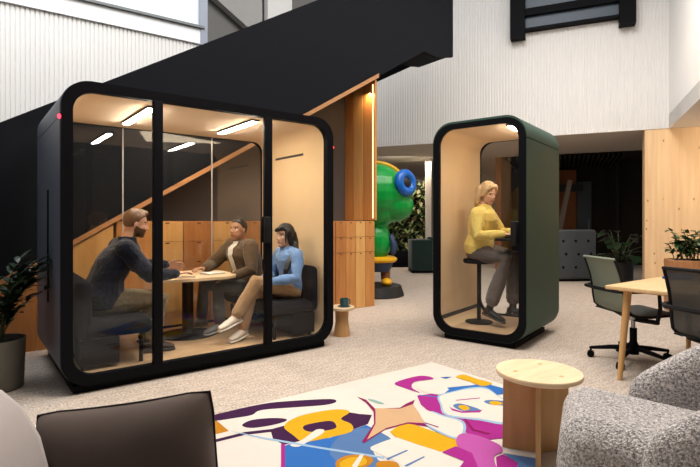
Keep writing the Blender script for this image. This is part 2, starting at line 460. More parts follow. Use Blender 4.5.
# niche under the stair
m = MB(); m.prism([(-1.0, 6.36, 0), (4.6, 6.36, 0), (4.6, 6.36, bz(4.6) + .3), (-1.0, 6.36, 0.3)], (0, .04, 0)); structure(m.build('wall_niche', M['niche'], smooth=False))
m = MB(); m.prism([(-1.0, 5.6, 0), (1.04, 5.6, 0), (1.04, 5.6, bz(1.04) - .02)], (0, .05, 0)); structure(m.build('wall_panel', M['oak_b'], smooth=False))
for k, (u0, u1, mm) in enumerate(((-.6, .0, 'oak_c'), (.0, .36, 'oak_c'), (.36, .62, 'oak_a'), (.62, .78, 'oak_b'), (.78, 1.04, 'oak_b'))):
    m = MB(); m.prism([(u0 + .003, 5.594, .0), (u1 - .003, 5.594, 0), (u1 - .003, 5.594, bz(u1) - .03), (u0 + .003, 5.594, max(.01, bz(u0) - .03))], (0, .006, 0))
    structure(m.build('wall_panel_veneer', M[mm], smooth=False))
side = thing('wooden_end_panel', 'tall amber wood end panel closing the niche under the stairs', 'wood panel', (4.57, 5.6, 0))
m = MB(); m.prism([(0, 0, 1.262), (0, .755, 1.262), (0, .755, bz(4.57) + .27), (0, .04, bz(4.57) + .27), (0, .04, bz(4.57) - .02), (0, 0, bz(4.57) - .02)], (.035, 0, 0)); m.build('panel_board', M['oak_a'], side, smooth=False)
for k in range(3):
    m = MB(); m.prism([(-.004, .06 + k * .232, 1.262), (-.004, .285 + k * .232, 1.262), (-.004, .285 + k * .232, bz(4.57) + .26), (-.004, .06 + k * .232, bz(4.57) + .26)], (.004, 0, 0))
    m.build('veneer', M['oak_b' if k == 1 else 'oak_a'], side, smooth=False)
m = MB(); m.box((4.562, 5.64, 2.28), (.008, .012, 1.98)); tag(m.build('led_strip', M['led'], smooth=False), 'thin glowing strip light along the front of the wooden end panel', 'strip light')

# storage units
for k in range(5):
    u = 1.07 + k * .7
    w = .695
    cb = thing('storage_cabinet', ['wooden drawer cabinet seen behind the bearded man', 'wooden drawer cabinet behind the small meeting table', 'wooden drawer cabinet behind the man in brown jacket',
               'wooden drawer cabinet half hidden by booth door pillar', 'wooden drawer cabinet beside the wooden stool with blue mug'][k], 'cabinet', (u, 5.6, 0), 0, 'cabinets under the stairs')
    m = MB(); m.box((w / 2, .39, .625), (w, .74, 1.25)); m.build('carcass', M['oak_c'], cb, smooth=False)
    nc = 2 if k < 3 else 4
    tone = ('oak_a', 'oak_b', 'oak_a', 'oak_c', 'oak_b', 'oak_a', 'oak_c', 'oak_a', 'oak_b', 'oak_b', 'oak_a', 'oak_b', 'oak_c')
    for c in range(nc):
        for r in range(3):
            z0, z1 = ((.0, .80), (.80, 1.02), (1.02, 1.245))[r]
            cx = w * (c + .5) / nc
            d = MB().box((cx, .01, (z0 + z1) / 2), (w / nc - .005, .02, z1 - z0 - .006), bev=.002).build('drawer' if r else 'door', M[tone[(k * 3 + c) % 13]], cb, smooth=False)
            MB().box((cx, -.002, z1 - .018), (.045 if nc == 2 else .025, .006, .014), bev=.002).build('pull', M['pull'], d, smooth=False)

# steel window frame on the far wall
wf = thing('steel_window_frame', 'black steel framed internal window high on the white far wall', 'window frame')
def wbx(mb, t0, t1, z0, z1, n0, n1):
    mb.prism([WB(t0, n0, z0), WB(t1, n0, z0), WB(t1, n1, z0), WB(t0, n1, z0)], (0, 0, z1 - z0)); return mb
wbx(MB(), 2.40, 2.67, 4.81, 7, -.22, .02).build('post', M['black'], wf, smooth=False)
wbx(MB(), .53, .79, 4.79, 7, -.22, .02).build('post', M['black'], wf, smooth=False)
for z0, z1 in ((4.95, 5.0), (5.24, 5.38), (5.62, 5.72), (6.9, 7.0)):
    wbx(MB(), .79, 2.40, z0, z1, -.14, .02).build('rail', M['black'], wf, smooth=False)
for z0, z1 in ((5.0, 5.24), (5.38, 5.62), (5.72, 6.9)):
    wbx(MB(), .79, 2.40, z0, z1, -.06, -.04).build('glass_pane', M['dark_blue'], wf, smooth=False)

# ------------------------------------------------------------------ booths
def rrect(x0, x1, z0, z1, r, y, n=10):
    pts = []
    for cx, cz, a0 in ((x1 - r, z1 - r, 0), (x0 + r, z1 - r, PI / 2), (x0 + r, z0 + r, PI), (x1 - r, z0 + r, 1.5 * PI)):
        for k in range(n + 1):
            a = a0 + k * PI / 2 / n
            pts.append(V3((cx + r * math.cos(a), y, cz + r * math.sin(a))))
    return pts

def booth(root, W, D, H, R, shell, lip, rim, fw, mull, handle, panes_back, seam, zb=.05):
    T = .075
    n = 10
    # shell: rounded roof, two side sheets, rounded base, split by fine seams
    o = rrect(0, W, zb, H, R, lip, n); i = rrect(.03, W - .03, zb + .03, H - .03, R - .03, lip, n)
    e = (0, D - 2 * lip, 0)
    zs1, zs0 = H - seam, zb + .24
    def dn(p, z): return V3((p.x, p.y, z))
    top_o = o[0:2 * n + 2]; top_i = i[0:2 * n + 2]
    bot_o = o[2 * n + 2:]; bot_i = i[2 * n + 2:]
    MB().strip([dn(top_o[0], zs1)] + top_o + [dn(top_o[-1], zs1)], [dn(top_i[0], zs1)] + top_i + [dn(top_i[-1], zs1)], e, False).build('roof_shell', shell, root)
    MB().strip([dn(bot_o[0], zs0)] + bot_o + [dn(bot_o[-1], zs0)], [dn(bot_i[0], zs0)] + bot_i + [dn(bot_i[-1], zs0)], e, False).build('base_shell', shell, root)
    for x in (0, W - .03):
        MB().box((x + .015, D / 2, (zs0 + zs1) / 2 - .004), (.03, D - 2 * lip, zs1 - zs0 - .007)).build('side_panel', shell, root, smooth=False)
    o2 = rrect(.006, W - .006, zb + .006, H - .006, R - .006, lip + .01, n); i2 = rrect(.04, W - .04, zb + .032, H - .04, R - .04, lip + .01, n)
    MB().strip(o2, i2, (0, D - 2 * lip - .02, 0)).build('seam_core', M['black'], root)
    # lining
    o3 = rrect(.041, W - .041, zb + .033, H - .041, R - .041, .03, n); i3 = rrect(T, W - T, zb + .05, H - T, R - T, .03, n)
    MB().strip(o3, i3, (0, D - .06, 0)).build('inner_lining', M['felt'], root)
    # black front and back frames
    for y0, y1, nm in ((-.012 if not rim else -.004, lip + .035, 'front_frame'), (D - .04, D, 'back_frame')):
        q = .004; qt = .022 if rim and nm == 'front_frame' else .004
        a = rrect(q, W - q, zb + q, H - qt, R - q, y0, n); b = rrect(fw, W - fw, zb + fw, H - fw, R - fw * .62, y0, n)
        MB().strip(a, b, (0, y1 - y0, 0)).build(nm, M['black'], root)
    MB().box((W / 2, D / 2 - (.0 if W > 2 else .05), zb / 2 + .004), (W - (.17 if W > 2 else .24), D - (.06 if W > 2 else .16), zb)).build('plinth', M['black'], root, smooth=False)
    MB().box((W / 2, D / 2, zb + .055), (W - 2 * T - .12, D - .12, .012)).build('floor_mat', M['felt_floor'], root, smooth=False)
    xs = [fw] + mull + [W - fw]
    for x in mull:
        MB().box((x, .012, (zb + H) / 2), (.074, .05, H - zb - 2 * fw + .01), bev=.006).build('mullion', M['black'], root)
    r2 = R - fw * .62
    for k in range(len(xs) - 1):
        # each pane follows the rounded corner of the opening
        pts = [p for p in rrect(fw - .004, W - fw + .004, zb + fw - .004, H - fw + .004, r2, .008, n)]
        a, b = xs[k], xs[k + 1]
        poly = []
        for p in pts:
            q = V3((min(max(p.x, a), b), p.y, p.z))
            if not poly or (poly[-1] - q).length > 1e-4: poly.append(q)
        if len(mull) == 0 or True:
            MB().prism(poly, (0, .01, 0)).build('glass_pane', M['glass'], root, smooth=False)
    xb = [fw] + panes_back + [W - fw]
    for k in range(len(xb) - 1):
        pts = rrect(fw - .004, W - fw + .004, zb + fw - .004, H - fw + .004, r2, D - .025, n)
        poly = []
        for p in pts:
            q = V3((min(max(p.x, xb[k] + .003), xb[k + 1] - .003), p.y, p.z))
            if not poly or (poly[-1] - q).length > 1e-4: poly.append(q)
        MB().prism(poly, (0, .01, 0)).build('back_pane', M['glass_back'], root, smooth=False)
    for x in panes_back:
        MB().box((x, D - .02, (zb + H) / 2), (.010, .014, H - zb - 2 * fw)).build('glass_joint', M['grey_up2'], root, smooth=False)
    # door handle: vertical grip on the inside and outside
    hx, hz = handle
    hb = MB().box((hx, -.03, hz), (.06, .03, .24), bev=.012).build('door_handle', M['black_soft'], root)
    MB().box((hx - .0, .05, hz), (.05, .03, .24), bev=.012).build('inner_grip', M['black_soft'], hb)

BZ = 2.27
big = thing('meeting_booth', 'large slate blue meeting booth with three glass front panels and three people inside', 'booth', (.398, 3.985, 0), math.radians(2.0))
booth(big, 2.38, 1.38, BZ, .20, M['booth_blue'],   .02, 0, .078, [.669, 1.649], (1.622, 1.17), [.736, 1.677], .27)
for x, y0, y1 in ((.685, .22, 1.03), (1.60, .17, .95)):
    lb = MB().box((x, (y0 + y1) / 2, BZ - .082), (.075, y1 - y0 + .03, .02), bev=.004).build('light_bar', M['black_soft'], big)
    MB().box((x, (y0 + y1) / 2, BZ - .096), (.055, y1 - y0, .014), bev=.004).build('diffuser', M['lamp_big'], lb)
MB().box((2.301, .72, 1.96), (.01, .58, .024), bev=.003).build('vent_slot', M['dark_skirt'], big)
MB().box((.079, .72, 1.96), (.01, .58, .024), bev=.003).build('vent_slot', M['dark_skirt'], big)
for x in (-.004, 2.384):
    MB().ell((x, .015, 1.99), ((.012, 0, 0), (0, .02, 0), (0, 0, .016))).build('indicator_light', M['red'], big)
for x in (-.003, 2.383):
    MB().box((x, .62, 1.05), (.008, .05, .9), bev=.003).build('shell_strip', M['black'], big)  # thin upright black strip on each side panel

small = thing('phone_booth', 'narrow green phone booth with one person working inside', 'booth', (3.853, 3.732, 0), math.atan2(-.9616, .2744))
BS = 2.29
booth(small, 1.0, 1.12, BS, .215, M['booth_green'], 0, .006, .076, [], (.885, 1.13), [], .235)
sl = MB().box((.80, .42, BS - .084), (.07, .66, .02), bev=.004).build('light_bar', M['black_soft'], small)
MB().box((.80, .42, BS - .098), (.052, .63, .014), bev=.004).build('diffuser', M['lamp'], sl)
MB().box((.078, .56, .17), (.012, 1.0, .13)).build('skirting', M['dark_skirt'], small, smooth=False)
MB().box((.922, .56, .17), (.012, 1.0, .13)).build('skirting', M['dark_skirt'], small, smooth=False)
# narrow worktop fixed to the right wall of the phone booth
sh = MB().box((.755, .55, 1.055), (.33, .62, .025), bev=.008).build('worktop', M['black_soft'], small)
MB().box((.90, .55, .98), (.03, .4, .14), bev=.01).build('bracket', M['black_soft'], sh)
MB().box((.905, .55, .60), (.03, .22, .75), bev=.008).build('power_column', M['black_soft'], small)

# ------------------------------------------------------------------ furniture inside the booths
def bench(x0, x1, y0, y1, back_left, label):
    t = thing('booth_sofa', label, 'sofa', ((x0 + x1) / 2, (y0 + y1) / 2, .112), 0, 'sofas inside the meeting booth')
    w, d = x1 - x0, y1 - y0
    s = -1 if back_left else 1
    MB().box((-s * .03, 0, .30), (w - .06, d, .13), bev=.05).build('seat', M['sofa_dark'], t)
    MB().box((s * (w / 2 - .07), 0, .46), (.13, d, .46), bev=.06).build('backrest', M['sofa_dark'], t)
    MB().box((s * .10, 0, .13), (w - .3, d - .06, .20)).build('base', M['black'], t, smooth=False)
    for a in (-1, 1):
        for b in (-1, 1):
            MB().cyl((a * (w / 2 - .08), b * (d / 2 - .08), 0), (a * (w / 2 - .08), b * (d / 2 - .08), .21), .016).build('leg', M['black'], t)
    return t
BX, BY = .42, 4.02
bench(BX + .075, BX + .65, BY + .12, BY + 1.30, True, 'dark two seat sofa under the bearded man in navy jacket')
bench(BX + 1.70, BX + 2.25, BY + .12, BY + 1.30, False, 'dark two seat sofa under the woman in blue sweater')

tb = thing('meeting_table', 'light oval meeting table on one dark pillar inside the large booth', 'table', (1.60, 4.93, .112))
pts = [V3((.43 * math.copysign(abs(math.cos(a)) ** .55, math.cos(a)), .40 * math.copysign(abs(math.sin(a)) ** .55, math.sin(a)), .575)) for a in [2 * PI * k / 48 for k in range(48)]]
MB().prism(pts, (0, 0, .025)).build('table_top', M['table_top'], tb)
MB().lathe([(.055, .015), (.055, .575)], n=24).build('pillar', M['black'], tb)
MB().lathe([(.27, 0), (.27, .01), (.06, .025)], n=32).build('base', M['black'], tb)
TZ = .712
nb = thing('notebook', 'open pale notebook on meeting table before the man in brown jacket', 'notebook', (1.83, 4.86, TZ), .3)
MB().box((0, 0, .008), (.20, .15, .014), bev=.003).build('pages', M['paper'], nb)
MB().box((0, 0, .0), (.21, .158, .004)).build('cover', M['mug_dark'], nb, smooth=False)
nb2 = thing('notebook', 'small closed notebook on meeting table near the bearded man\'s hands', 'notebook', (1.52, 4.73, TZ), -.2)
MB().box((0, 0, .008), (.15, .20, .014), bev=.003).build('pages', M['paper'], nb2)
MB().box((0, 0, .017), (.155, .205, .003)).build('cover', M['table_top'], nb2, smooth=False)

st = thing('high_stool', 'round black high stool under the person in yellow sweater', 'stool', small.matrix_basis @ V3((.30, .52, .112)))
MB().lathe([(.02, .66), (.16, .665), (.175, .685), (.17, .71), (.10, .72), (.01, .72)]).build('seat', M['sofa_dark'], st)
MB().lathe([(.022, .02), (.022, .68)], n=16).build('column', M['black'], st)
MB().lathe([(.15, 0), (.15, .012), (.03, .03)], n=32).build('base', M['black'], st)

# wooden stool with blue mug
ws = thing('wooden_stool', 'small round wooden stool standing beside the right end of meeting booth', 'stool', (3.10, 4.37, 0))
MB().lathe([(.01, .285), (.135, .285), (.14, .29), (.14, .312), (.135, .318), (.01, .318)]).build('seat', M['birch'], ws)
MB().lathe([(.09, 0), (.085, .05), (.07, .16), (.075, .285)]).build('column', M['birch_leg'], ws)
mg = thing('mug', 'teal mug standing on the small round wooden stool', 'mug', (3.11, 4.34, .318))
MB().lathe([(.03, 0), (.045, .004), (.048, .09), (.043, .09), (.04, .012), (.003, .01)]).build('cup', M['teal'], mg)
MB().tube([(.046, 0, .075), (.075, 0, .07), (.08, 0, .045), (.07, 0, .025), (.046, 0, .02)], .006).build('mug_handle', M['teal'], mg)
MB().lathe([(.01, .0), (.062, .002), (.07, .008), (.01, .006)]).build('saucer', M['teal'], mg, loc=(0, 0, -.0005))

# ------------------------------------------------------------------ lounge foreground
def rug():
    o = [V3((.70, 3.04, 0)), V3((3.13, 3.04, 0)), V3((3.13, -.6, 0)), V3((.70, -.6, 0))]
    m = MB(); m.prism(o, (0, 0, .012))
    names = ['rug_white', 'rug_purple', 'rug_yellow', 'rug_blue', 'rug_sky', 'rug_magenta', 'rug_pink', 'rug_tan', 'rug_crimson', 'rug_orange', 'rug_slate', 'rug_mint']
    layer = [0]
    def patch(col, pts, smooth=True):
        """coloured shape woven into the pile"""
        layer[0] += 1
        P = [on_floor(x, y, .012) for x, y in pts]
        if smooth:
            Q = []
            n = len(P)
            for k in range(n):
                a, b, c, d = P[k - 1], P[k], P[(k + 1) % n], P[(k + 2) % n]
                for q in range(4):
                    t = q / 4
                    Q.append(.5 * (2 * b + (c - a) * t + (2 * a - 5 * b + 4 * c - d) * t * t + (3 * b - a - 3 * c + d) * t ** 3))
            P = Q
        z = .012 + layer[0] * .00012
        P = [V3((min(max(p.x, .702), 3.128), min(p.y, 3.038), z)) for p in P]
        m.mi = names.index(col)
        vs = [m.bm.verts.new(p) for p in P]
        f = m.face(vs)
        if f: bmesh.ops.triangulate(m.bm, faces=[f])
        m.mi = 0
    S = False
    patch('rug_purple', [(205, 420), (217, 414), (262, 404), (290, 401), (330, 399), (336, 402), (325, 405), (300, 407), (262, 410), (252, 415), (235, 418), (214, 421)])
    patch('rug_orange', [(205, 418), (217, 421), (229, 431), (217, 434), (205, 434)], S)
    patch('rug_purple', [(242, 425), (252, 420), (272, 418), (286, 419), (284, 422), (268, 426), (250, 428)])
    patch('rug_purple', [(205, 442), (217, 439), (245, 432), (272, 429), (290, 424), (300, 420), (340, 411), (360, 414), (372, 415), (368, 424), (352, 430), (320, 436), (300, 441), (284, 445), (273, 439), (271, 432), (245, 435), (217, 442), (205, 446)], S)
    patch('rug_blue', [(284, 446), (300, 441), (330, 438), (358, 428), (366, 425), (372, 428), (388, 437), (392, 441), (372, 450), (378, 460), (400, 470), (420, 490), (284, 490)], S)
    patch('rug_slate', [(340, 436), (366, 428), (392, 440), (374, 451), (380, 462), (410, 480), (360, 470), (330, 455)])
    patch('rug_magenta', [(281, 444), (285, 444), (285, 490), (281, 490)], S)
    patch('rug_yellow', [(284, 426), (300, 416), (330, 410), (346, 410), (349, 413), (341, 419), (351, 424), (353, 430), (345, 434), (318, 440), (303, 442), (294, 436)])
    patch('rug_purple', [(303, 427), (310, 424), (330, 421), (336, 425), (334, 429), (316, 432), (306, 431)])
    patch('rug_white', [(290, 445), (302, 440), (316, 430), (324, 430), (322, 434), (308, 442), (298, 447)])
    patch('rug_sky', [(229, 431), (262, 437), (320, 447), (385, 457), (384, 459), (320, 449), (262, 439)], S)
    patch('rug_orange', [(336, 462), (346, 456), (362, 455), (373, 459), (368, 466), (350, 470), (338, 470)])
    patch('rug_yellow', [(340, 463), (350, 458), (364, 458), (366, 464), (352, 468), (342, 468)])
    patch('rug_orange', [(376, 464), (386, 461), (398, 464), (400, 480), (380, 480)])
    patch('rug_white', [(352, 466), (360, 455), (364, 455), (356, 470)], S)
    # white hand shapes
    patch('rug_white', [(371, 450), (378, 444), (400, 437), (412, 439), (440, 447), (470, 462), (480, 480), (420, 480), (396, 462)])
    patch('rug_slate', [(386, 459), (407, 450), (408, 451.2), (388, 460.2)], S)
    patch('rug_slate', [(404, 466), (424, 456.5), (425, 457.6), (407, 467)], S)
    patch('rug_sky', [(404, 437), (412, 424), (440, 437), (470, 450), (468, 455), (440, 448), (418, 441)], S)
    patch('rug_yellow', [(390, 432), (400, 425), (412, 424), (440, 434), (462, 442), (458, 450), (440, 452), (415, 444), (395, 437)], S)
    # tan star with crimson outline
    patch('rug_crimson', [(357, 397), (366, 400), (375, 409), (400, 408), (406, 404), (415, 400), (412, 407), (422, 418), (424, 423.5), (440, 429), (408, 424), (385, 430), (364, 443.5), (362, 442), (374, 424), (373.5, 412), (366, 403)], S)
    patch('rug_tan', [(374.8, 408.5), (400, 409), (413, 404.5), (418, 412), (425, 423.5), (408, 422.6), (386, 428.5), (367, 440), (375.5, 424), (375.5, 412)], S)
    patch('rug_mint', [(368, 399), (374, 400), (384, 403.5), (380, 404), (370, 401)])
    # magenta and pink figure at the right
    patch('rug_magenta', [(395, 383), (420, 376), (434, 379), (415, 382), (412, 388), (420, 393), (404, 388)])
    patch('rug_white', [(414, 385), (428, 381), (448, 380), (455, 386), (446, 394), (426, 393)])
    patch('rug_magenta', [(417, 396), (432, 394), (442, 396), (444, 406), (452, 416), (472, 418), (505, 421), (507, 438), (490, 440), (470, 436), (450, 420), (430, 413), (421, 405)], S)
    patch('rug_blue', [(418, 395), (440, 397), (449, 390), (447, 388), (478, 385), (490, 385), (505, 389), (505, 394), (490, 396), (470, 389), (450, 393), (440, 398), (420, 396)], S)
    patch('rug_blue', [(440, 377.5), (452, 377), (446, 379)], S)
    patch('rug_yellow', [(456, 377.5), (464, 375), (476, 379), (492, 383.5), (482, 386.5), (470, 382)])
    patch('rug_sky', [(438, 396), (452, 392), (470, 388), (486, 388), (498, 396), (508, 404), (506, 424), (480, 421), (446, 416), (440, 405)])
    patch('rug_white', [(440, 397), (452, 393), (470, 389.5), (486, 389.5), (498, 397), (508, 405), (506, 422), (480, 419), (448, 415), (442, 405)])
    patch('rug_slate', [(453, 406), (460, 404), (475, 408), (480, 411), (466, 412), (458, 410)])
    patch('rug_yellow', [(458, 407), (464, 405.5), (470, 409), (464, 411)])
    patch('rug_slate', [(484, 402), (490, 400.5), (506, 402), (506, 406), (490, 405)])
    patch('rug_yellow', [(489, 403), (495, 401.5), (503, 404), (495, 406)])
    patch('rug_magenta', [(449, 407), (452, 409), (462, 412), (480, 411), (483, 410), (480, 413), (462, 413.5), (452, 411)], S)
    patch('rug_magenta', [(456, 400.5), (480, 398.2), (480, 399), (456, 401.3)], S)
    patch('rug_sky', [(444, 416), (462, 421), (466, 430), (459, 440), (440, 434), (424, 423), (430, 412)])
    patch('rug_white', [(443, 417), (460, 422), (463, 430), (457, 438), (440, 432), (424, 422), (418, 408), (430, 412)])
    patch('rug_crimson', [(425, 423), (439, 427.5), (438, 428.5), (425, 424)], S)
    patch('rug_pink', [(457, 438), (464, 434), (480, 437), (500, 446), (502, 453), (494, 458), (498, 480), (478, 480), (474, 458), (458, 447)])
    patch('rug_magenta', [(442, 453), (456, 447), (472, 454), (478, 468), (480, 485), (455, 475), (464, 462)], S)
    patch('rug_magenta', [(496, 458), (503, 455), (518, 464), (514, 480), (498, 480)], S)
    patch('rug_slate', [(503, 454), (535, 459), (545, 480), (516, 480), (518, 464)], S)
    patch('rug_crimson', [(464, 419.5), (466, 419.5), (474, 430), (490, 434), (488, 435), (472, 431)], S)
    o = m.build('area_rug', [M[n] for n in names], smooth=False)
    return tag(o, 'white area rug with purple, yellow, blue and magenta abstract shapes', 'rug')
rug()

def side_table():
    t = thing('side_table', 'round pale birch side table on the edge of colourful rug', 'side table', (2.365, 1.515, .014))
    MB().lathe([(.005, .408), (.205, .408), (.217, .414), (.220, .42), (.220, .432), (.217, .437), (.005, .438)], n=64).build('table_top', M['birch'], t)
    for k, a in enumerate((math.radians(212), math.radians(121), math.radians(340))):
        d = V3((math.cos(a), math.sin(a), 0)); s = V3((-d.y, d.x, 0)) * .0125
        h = .408
        L0, L1 = (.18, .185) if k != 0 else (.150, .215)
        p = [d * .0 - s, d * L1 - s, d * L0 - s + V3((0, 0, h)), V3((0, 0, h)) - s]
        MB().prism(p, s * 2).build('leg', M['birch_leg'], t, smooth=False)
    for k in range(3):
        a = math.radians(30 + 120 * k)
        MB().cyl((.13 * math.cos(a), .13 * math.sin(a), .4375), (.13 * math.cos(a), .13 * math.sin(a), .4387), .012).build('wood_plug', M['desk_leg'], t)
side_table()

def armchair():
    """round-backed lounge chair, local +x = facing, built around its seat centre"""
    g = math.atan2(-(-.9) * SN + .435 * CS, -.9 * CS + .435 * SN)
    t = thing('lounge_armchair', 'grey boucle lounge armchair beside the round birch side table', 'armchair', cam(1.313, 2.003, .014), g)
    # seat: plump block
    m = MB(); m.box((.07, 0, .265), (.70, .57, .33), rot=Matrix.Rotation(math.radians(-6), 3, 'Y')); o = m.build('seat', M['boucle'], t)
    b = o.modifiers.new('bevel', 'BEVEL'); b.width = .11; b.segments = 6; b.limit_method = 'NONE'
    o.data.shade_smooth()
    # wrap-around back and arms: one rounded wall that climbs to the rear
    path = []
    for k in range(25):
        u = k / 24
        a = -1 + 2 * u                       # -1 right arm front, +1 left arm front
        ang = PI + a * PI * .5
        w, dpt = .43, .40
        if abs(a) < .64:
            th = a / .64 * PI / 2
            p = V3((-.16 - .32 * math.cos(th),   .36 * math.sin(th), 0))
            tg = V3((.32 * math.sin(th),   .36 * math.cos(th), 0)).normalized()
        else:
            e = (abs(a) - .64) / .36
            p = V3((-.16 + e * .30, math.copysign(  .36 - .01 * e, a), 0)); tg = V3((math.copysign(1, a), 0, 0))
        h = .80 - .34 * max(0, (abs(a) - .30) / .70) ** 1.35
        path.append((p, tg, h))
    m = MB(); rings = []
    n = 18
    for k, (p, tg, h) in enumerate(path):
        nrm = V3((-tg.y, tg.x, 0)).normalized()
        end = min(k, 24 - k); sc = (.35, .72, .9, 1)[min(end, 3)]
        hz = (h - .10) / 2; cz = .10 + hz
        ring = []
        for j in range(n):
            q = 2 * PI * j / n
            ex = math.copysign(abs(math.cos(q)) ** .8, math.cos(q)); ey = math.copysign(abs(math.sin(q)) ** .55, math.sin(q))
            ring.append(m.bm.verts.new(p + nrm * ex * .078 * sc + V3((0, 0, cz + ey * hz * (.90 if end == 0 else 1)))))
        rings.append(ring)
    for a, b in zip(rings, rings[1:]): m.bridge(a, b)
    m.face(rings[0][::-1]); m.face(rings[-1])
    subsurf(m.build('back_shell', M['boucle'], t, angle=180), 2)
    for x, y in ((.22, .22), (.22, -.22), (-.3, .22), (-.3, -.22)):
        MB().cyl((x, y, 0), (x, y, .13), .018, .022).build('leg', M['black'], t)
armchair()

def sofa():
    t = thing('lounge_sofa', 'light grey lounge sofa at the left front corner with a dark cushion', 'sofa', (0, 0, 0), -YAW)
    # local x = right of the view, y = forward
    m = MB()
    prof = [(-1.25, .18), (-.70, .18), (-.70, .45), (-.715, .62), (-.745, .73), (-.785, .80), (-.84, .845), (-.95, .87), (-1.15, .85), (-1.25, .78)]
    m.prism([(x, -.9, z) for x, z in prof], (0, 2.10, 0))
    o = m.build('backrest', M['sofa_grey'], t, angle=80)
    b = o.modifiers.new('bevel', 'BEVEL'); b.width = .03; b.segments = 3; b.limit_method = 'ANGLE'; b.angle_limit = math.radians(50)
    MB().box((-.42, .16, .31), (.62, 2.08, .22), bev=.05).build('seat', M['sofa_grey'], t)
    MB().box((-.64, 1.37, .40), (.36, .12, .42), bev=.05).build('armrest', M['sofa_grey'], t)
    for x in (-1.15, -.2):
        for y in (-.8, 1.2):
            MB().cyl((x, y, 0), (x, y, .2), .02).build('leg', M['black'], t)
    c = thing('cushion', 'dark taupe square cushion with piped edge on the light grey sofa', 'cushion', cam(-.561, 1.245, .572), -YAW)
    w, h, th = .235, .215, .085
    def corner(u, v):
        rr_ = max(0, abs(u) * abs(v) - .72) / .28; u, v = u * (1 - .035 * rr_), v * (1 - .035 * rr_)   # softly rounded corners
        k = 1 - .05 * (1 - max(abs(u), abs(v)) ** 2)      # edges bow inward a little between corners
        su = 1 - .035 * (1 - v * v) * 1; sv = 1 - .05 * (1 - u * u)
        return w * u * su, h * v * sv
    m = MB(); N = 40; grid = {}
    for side_ in (1, -1):
        for a in range(N + 1):
            for b_ in range(N + 1):
                u, v = -1 + 2 * a / N, -1 + 2 * b_ / N
                x, z = corner(u, v)
                d = th * (max(0, (1 - u ** 4) * (1 - v ** 4))) ** .62
                if a in (0, N) or b_ in (0, N): key = (a, b_); d = 0
                else: key = (a, b_, side_)
                if key not in grid:
                    wr = .004 * noise.noise(V3((x * 9, side_, z * 9)))
                    grid[key] = m.bm.verts.new((x, (d + wr) * -side_, z))
        def g(a, b_): return grid[(a, b_)] if (a in (0, N) or b_ in (0, N)) else grid[(a, b_, side_)]
        for a in range(N):
            for b_ in range(N): m.face([g(a, b_), g(a + 1, b_), g(a + 1, b_ + 1), g(a, b_ + 1)])
    tilt = Matrix.Rotation(math.radians(-8), 4, 'Y') @ Matrix.Rotation(math.radians(-9), 4, 'X')
    bmesh.ops.transform(m.bm, matrix=tilt, verts=m.bm.verts)
    m.build('cover', M['cushion'], c, angle=45)
    edge = []
    for a in range(N): edge.append(corner(-1 + 2 * a / N, 1))
    for a in range(N): edge.append(corner(1, 1 - 2 * a / N))
    for a in range(N): edge.append(corner(1 - 2 * a / N, -1))
    for a in range(N + 1): edge.append(corner(-1, -1 + 2 * a / N))
    m = MB(); rings = []
    for x, z in edge[:-1]:
        p = tilt @ V3((x, 0, z)); d = (tilt @ V3((x / w, 0, z / h))).normalized(); yv = tilt @ V3((0, 1, 0))
        rings.append(m.ring(p, d * .0034, yv * .0034, 8))
    for k in range(len(rings)): m.bridge(rings[k], rings[(k + 1) % len(rings)])
    m.build('piping', M['piping'], c, angle=180)
sofa()

# ------------------------------------------------------------------ work table, task chairs
def desk():
    t = thing('work_table', 'oak work table with round tapered legs at the right', 'table', (4.67, 1.25, 0))
    L, D = 1.42, 1.40
    MB().box((0, 0, .722), (L, D, .03), bev=.006).build('table_top', M['desk'], t)
    MB().box((0, 0, .700), (L - .16, D - .14, .016), bev=.003).build('apron', M['desk_leg'], t)
    for a in (-1, 1):
        for b in (-1, 1):
            MB().cyl((a * (L / 2 - .03), b * (D / 2 - .10), 0), (a * (L / 2 - .10), b * (D / 2 - .13), .70), .019, .03).build('leg', M['desk_leg'], t)
desk()
bf = thing('folder', 'blue folder lying on the oak work table', 'folder', (4.98, 1.79, .7375), .2)
MB().box((0, 0, .010), (.30, .22, .02), bev=.004).build('cover', M['navy_note'], bf)

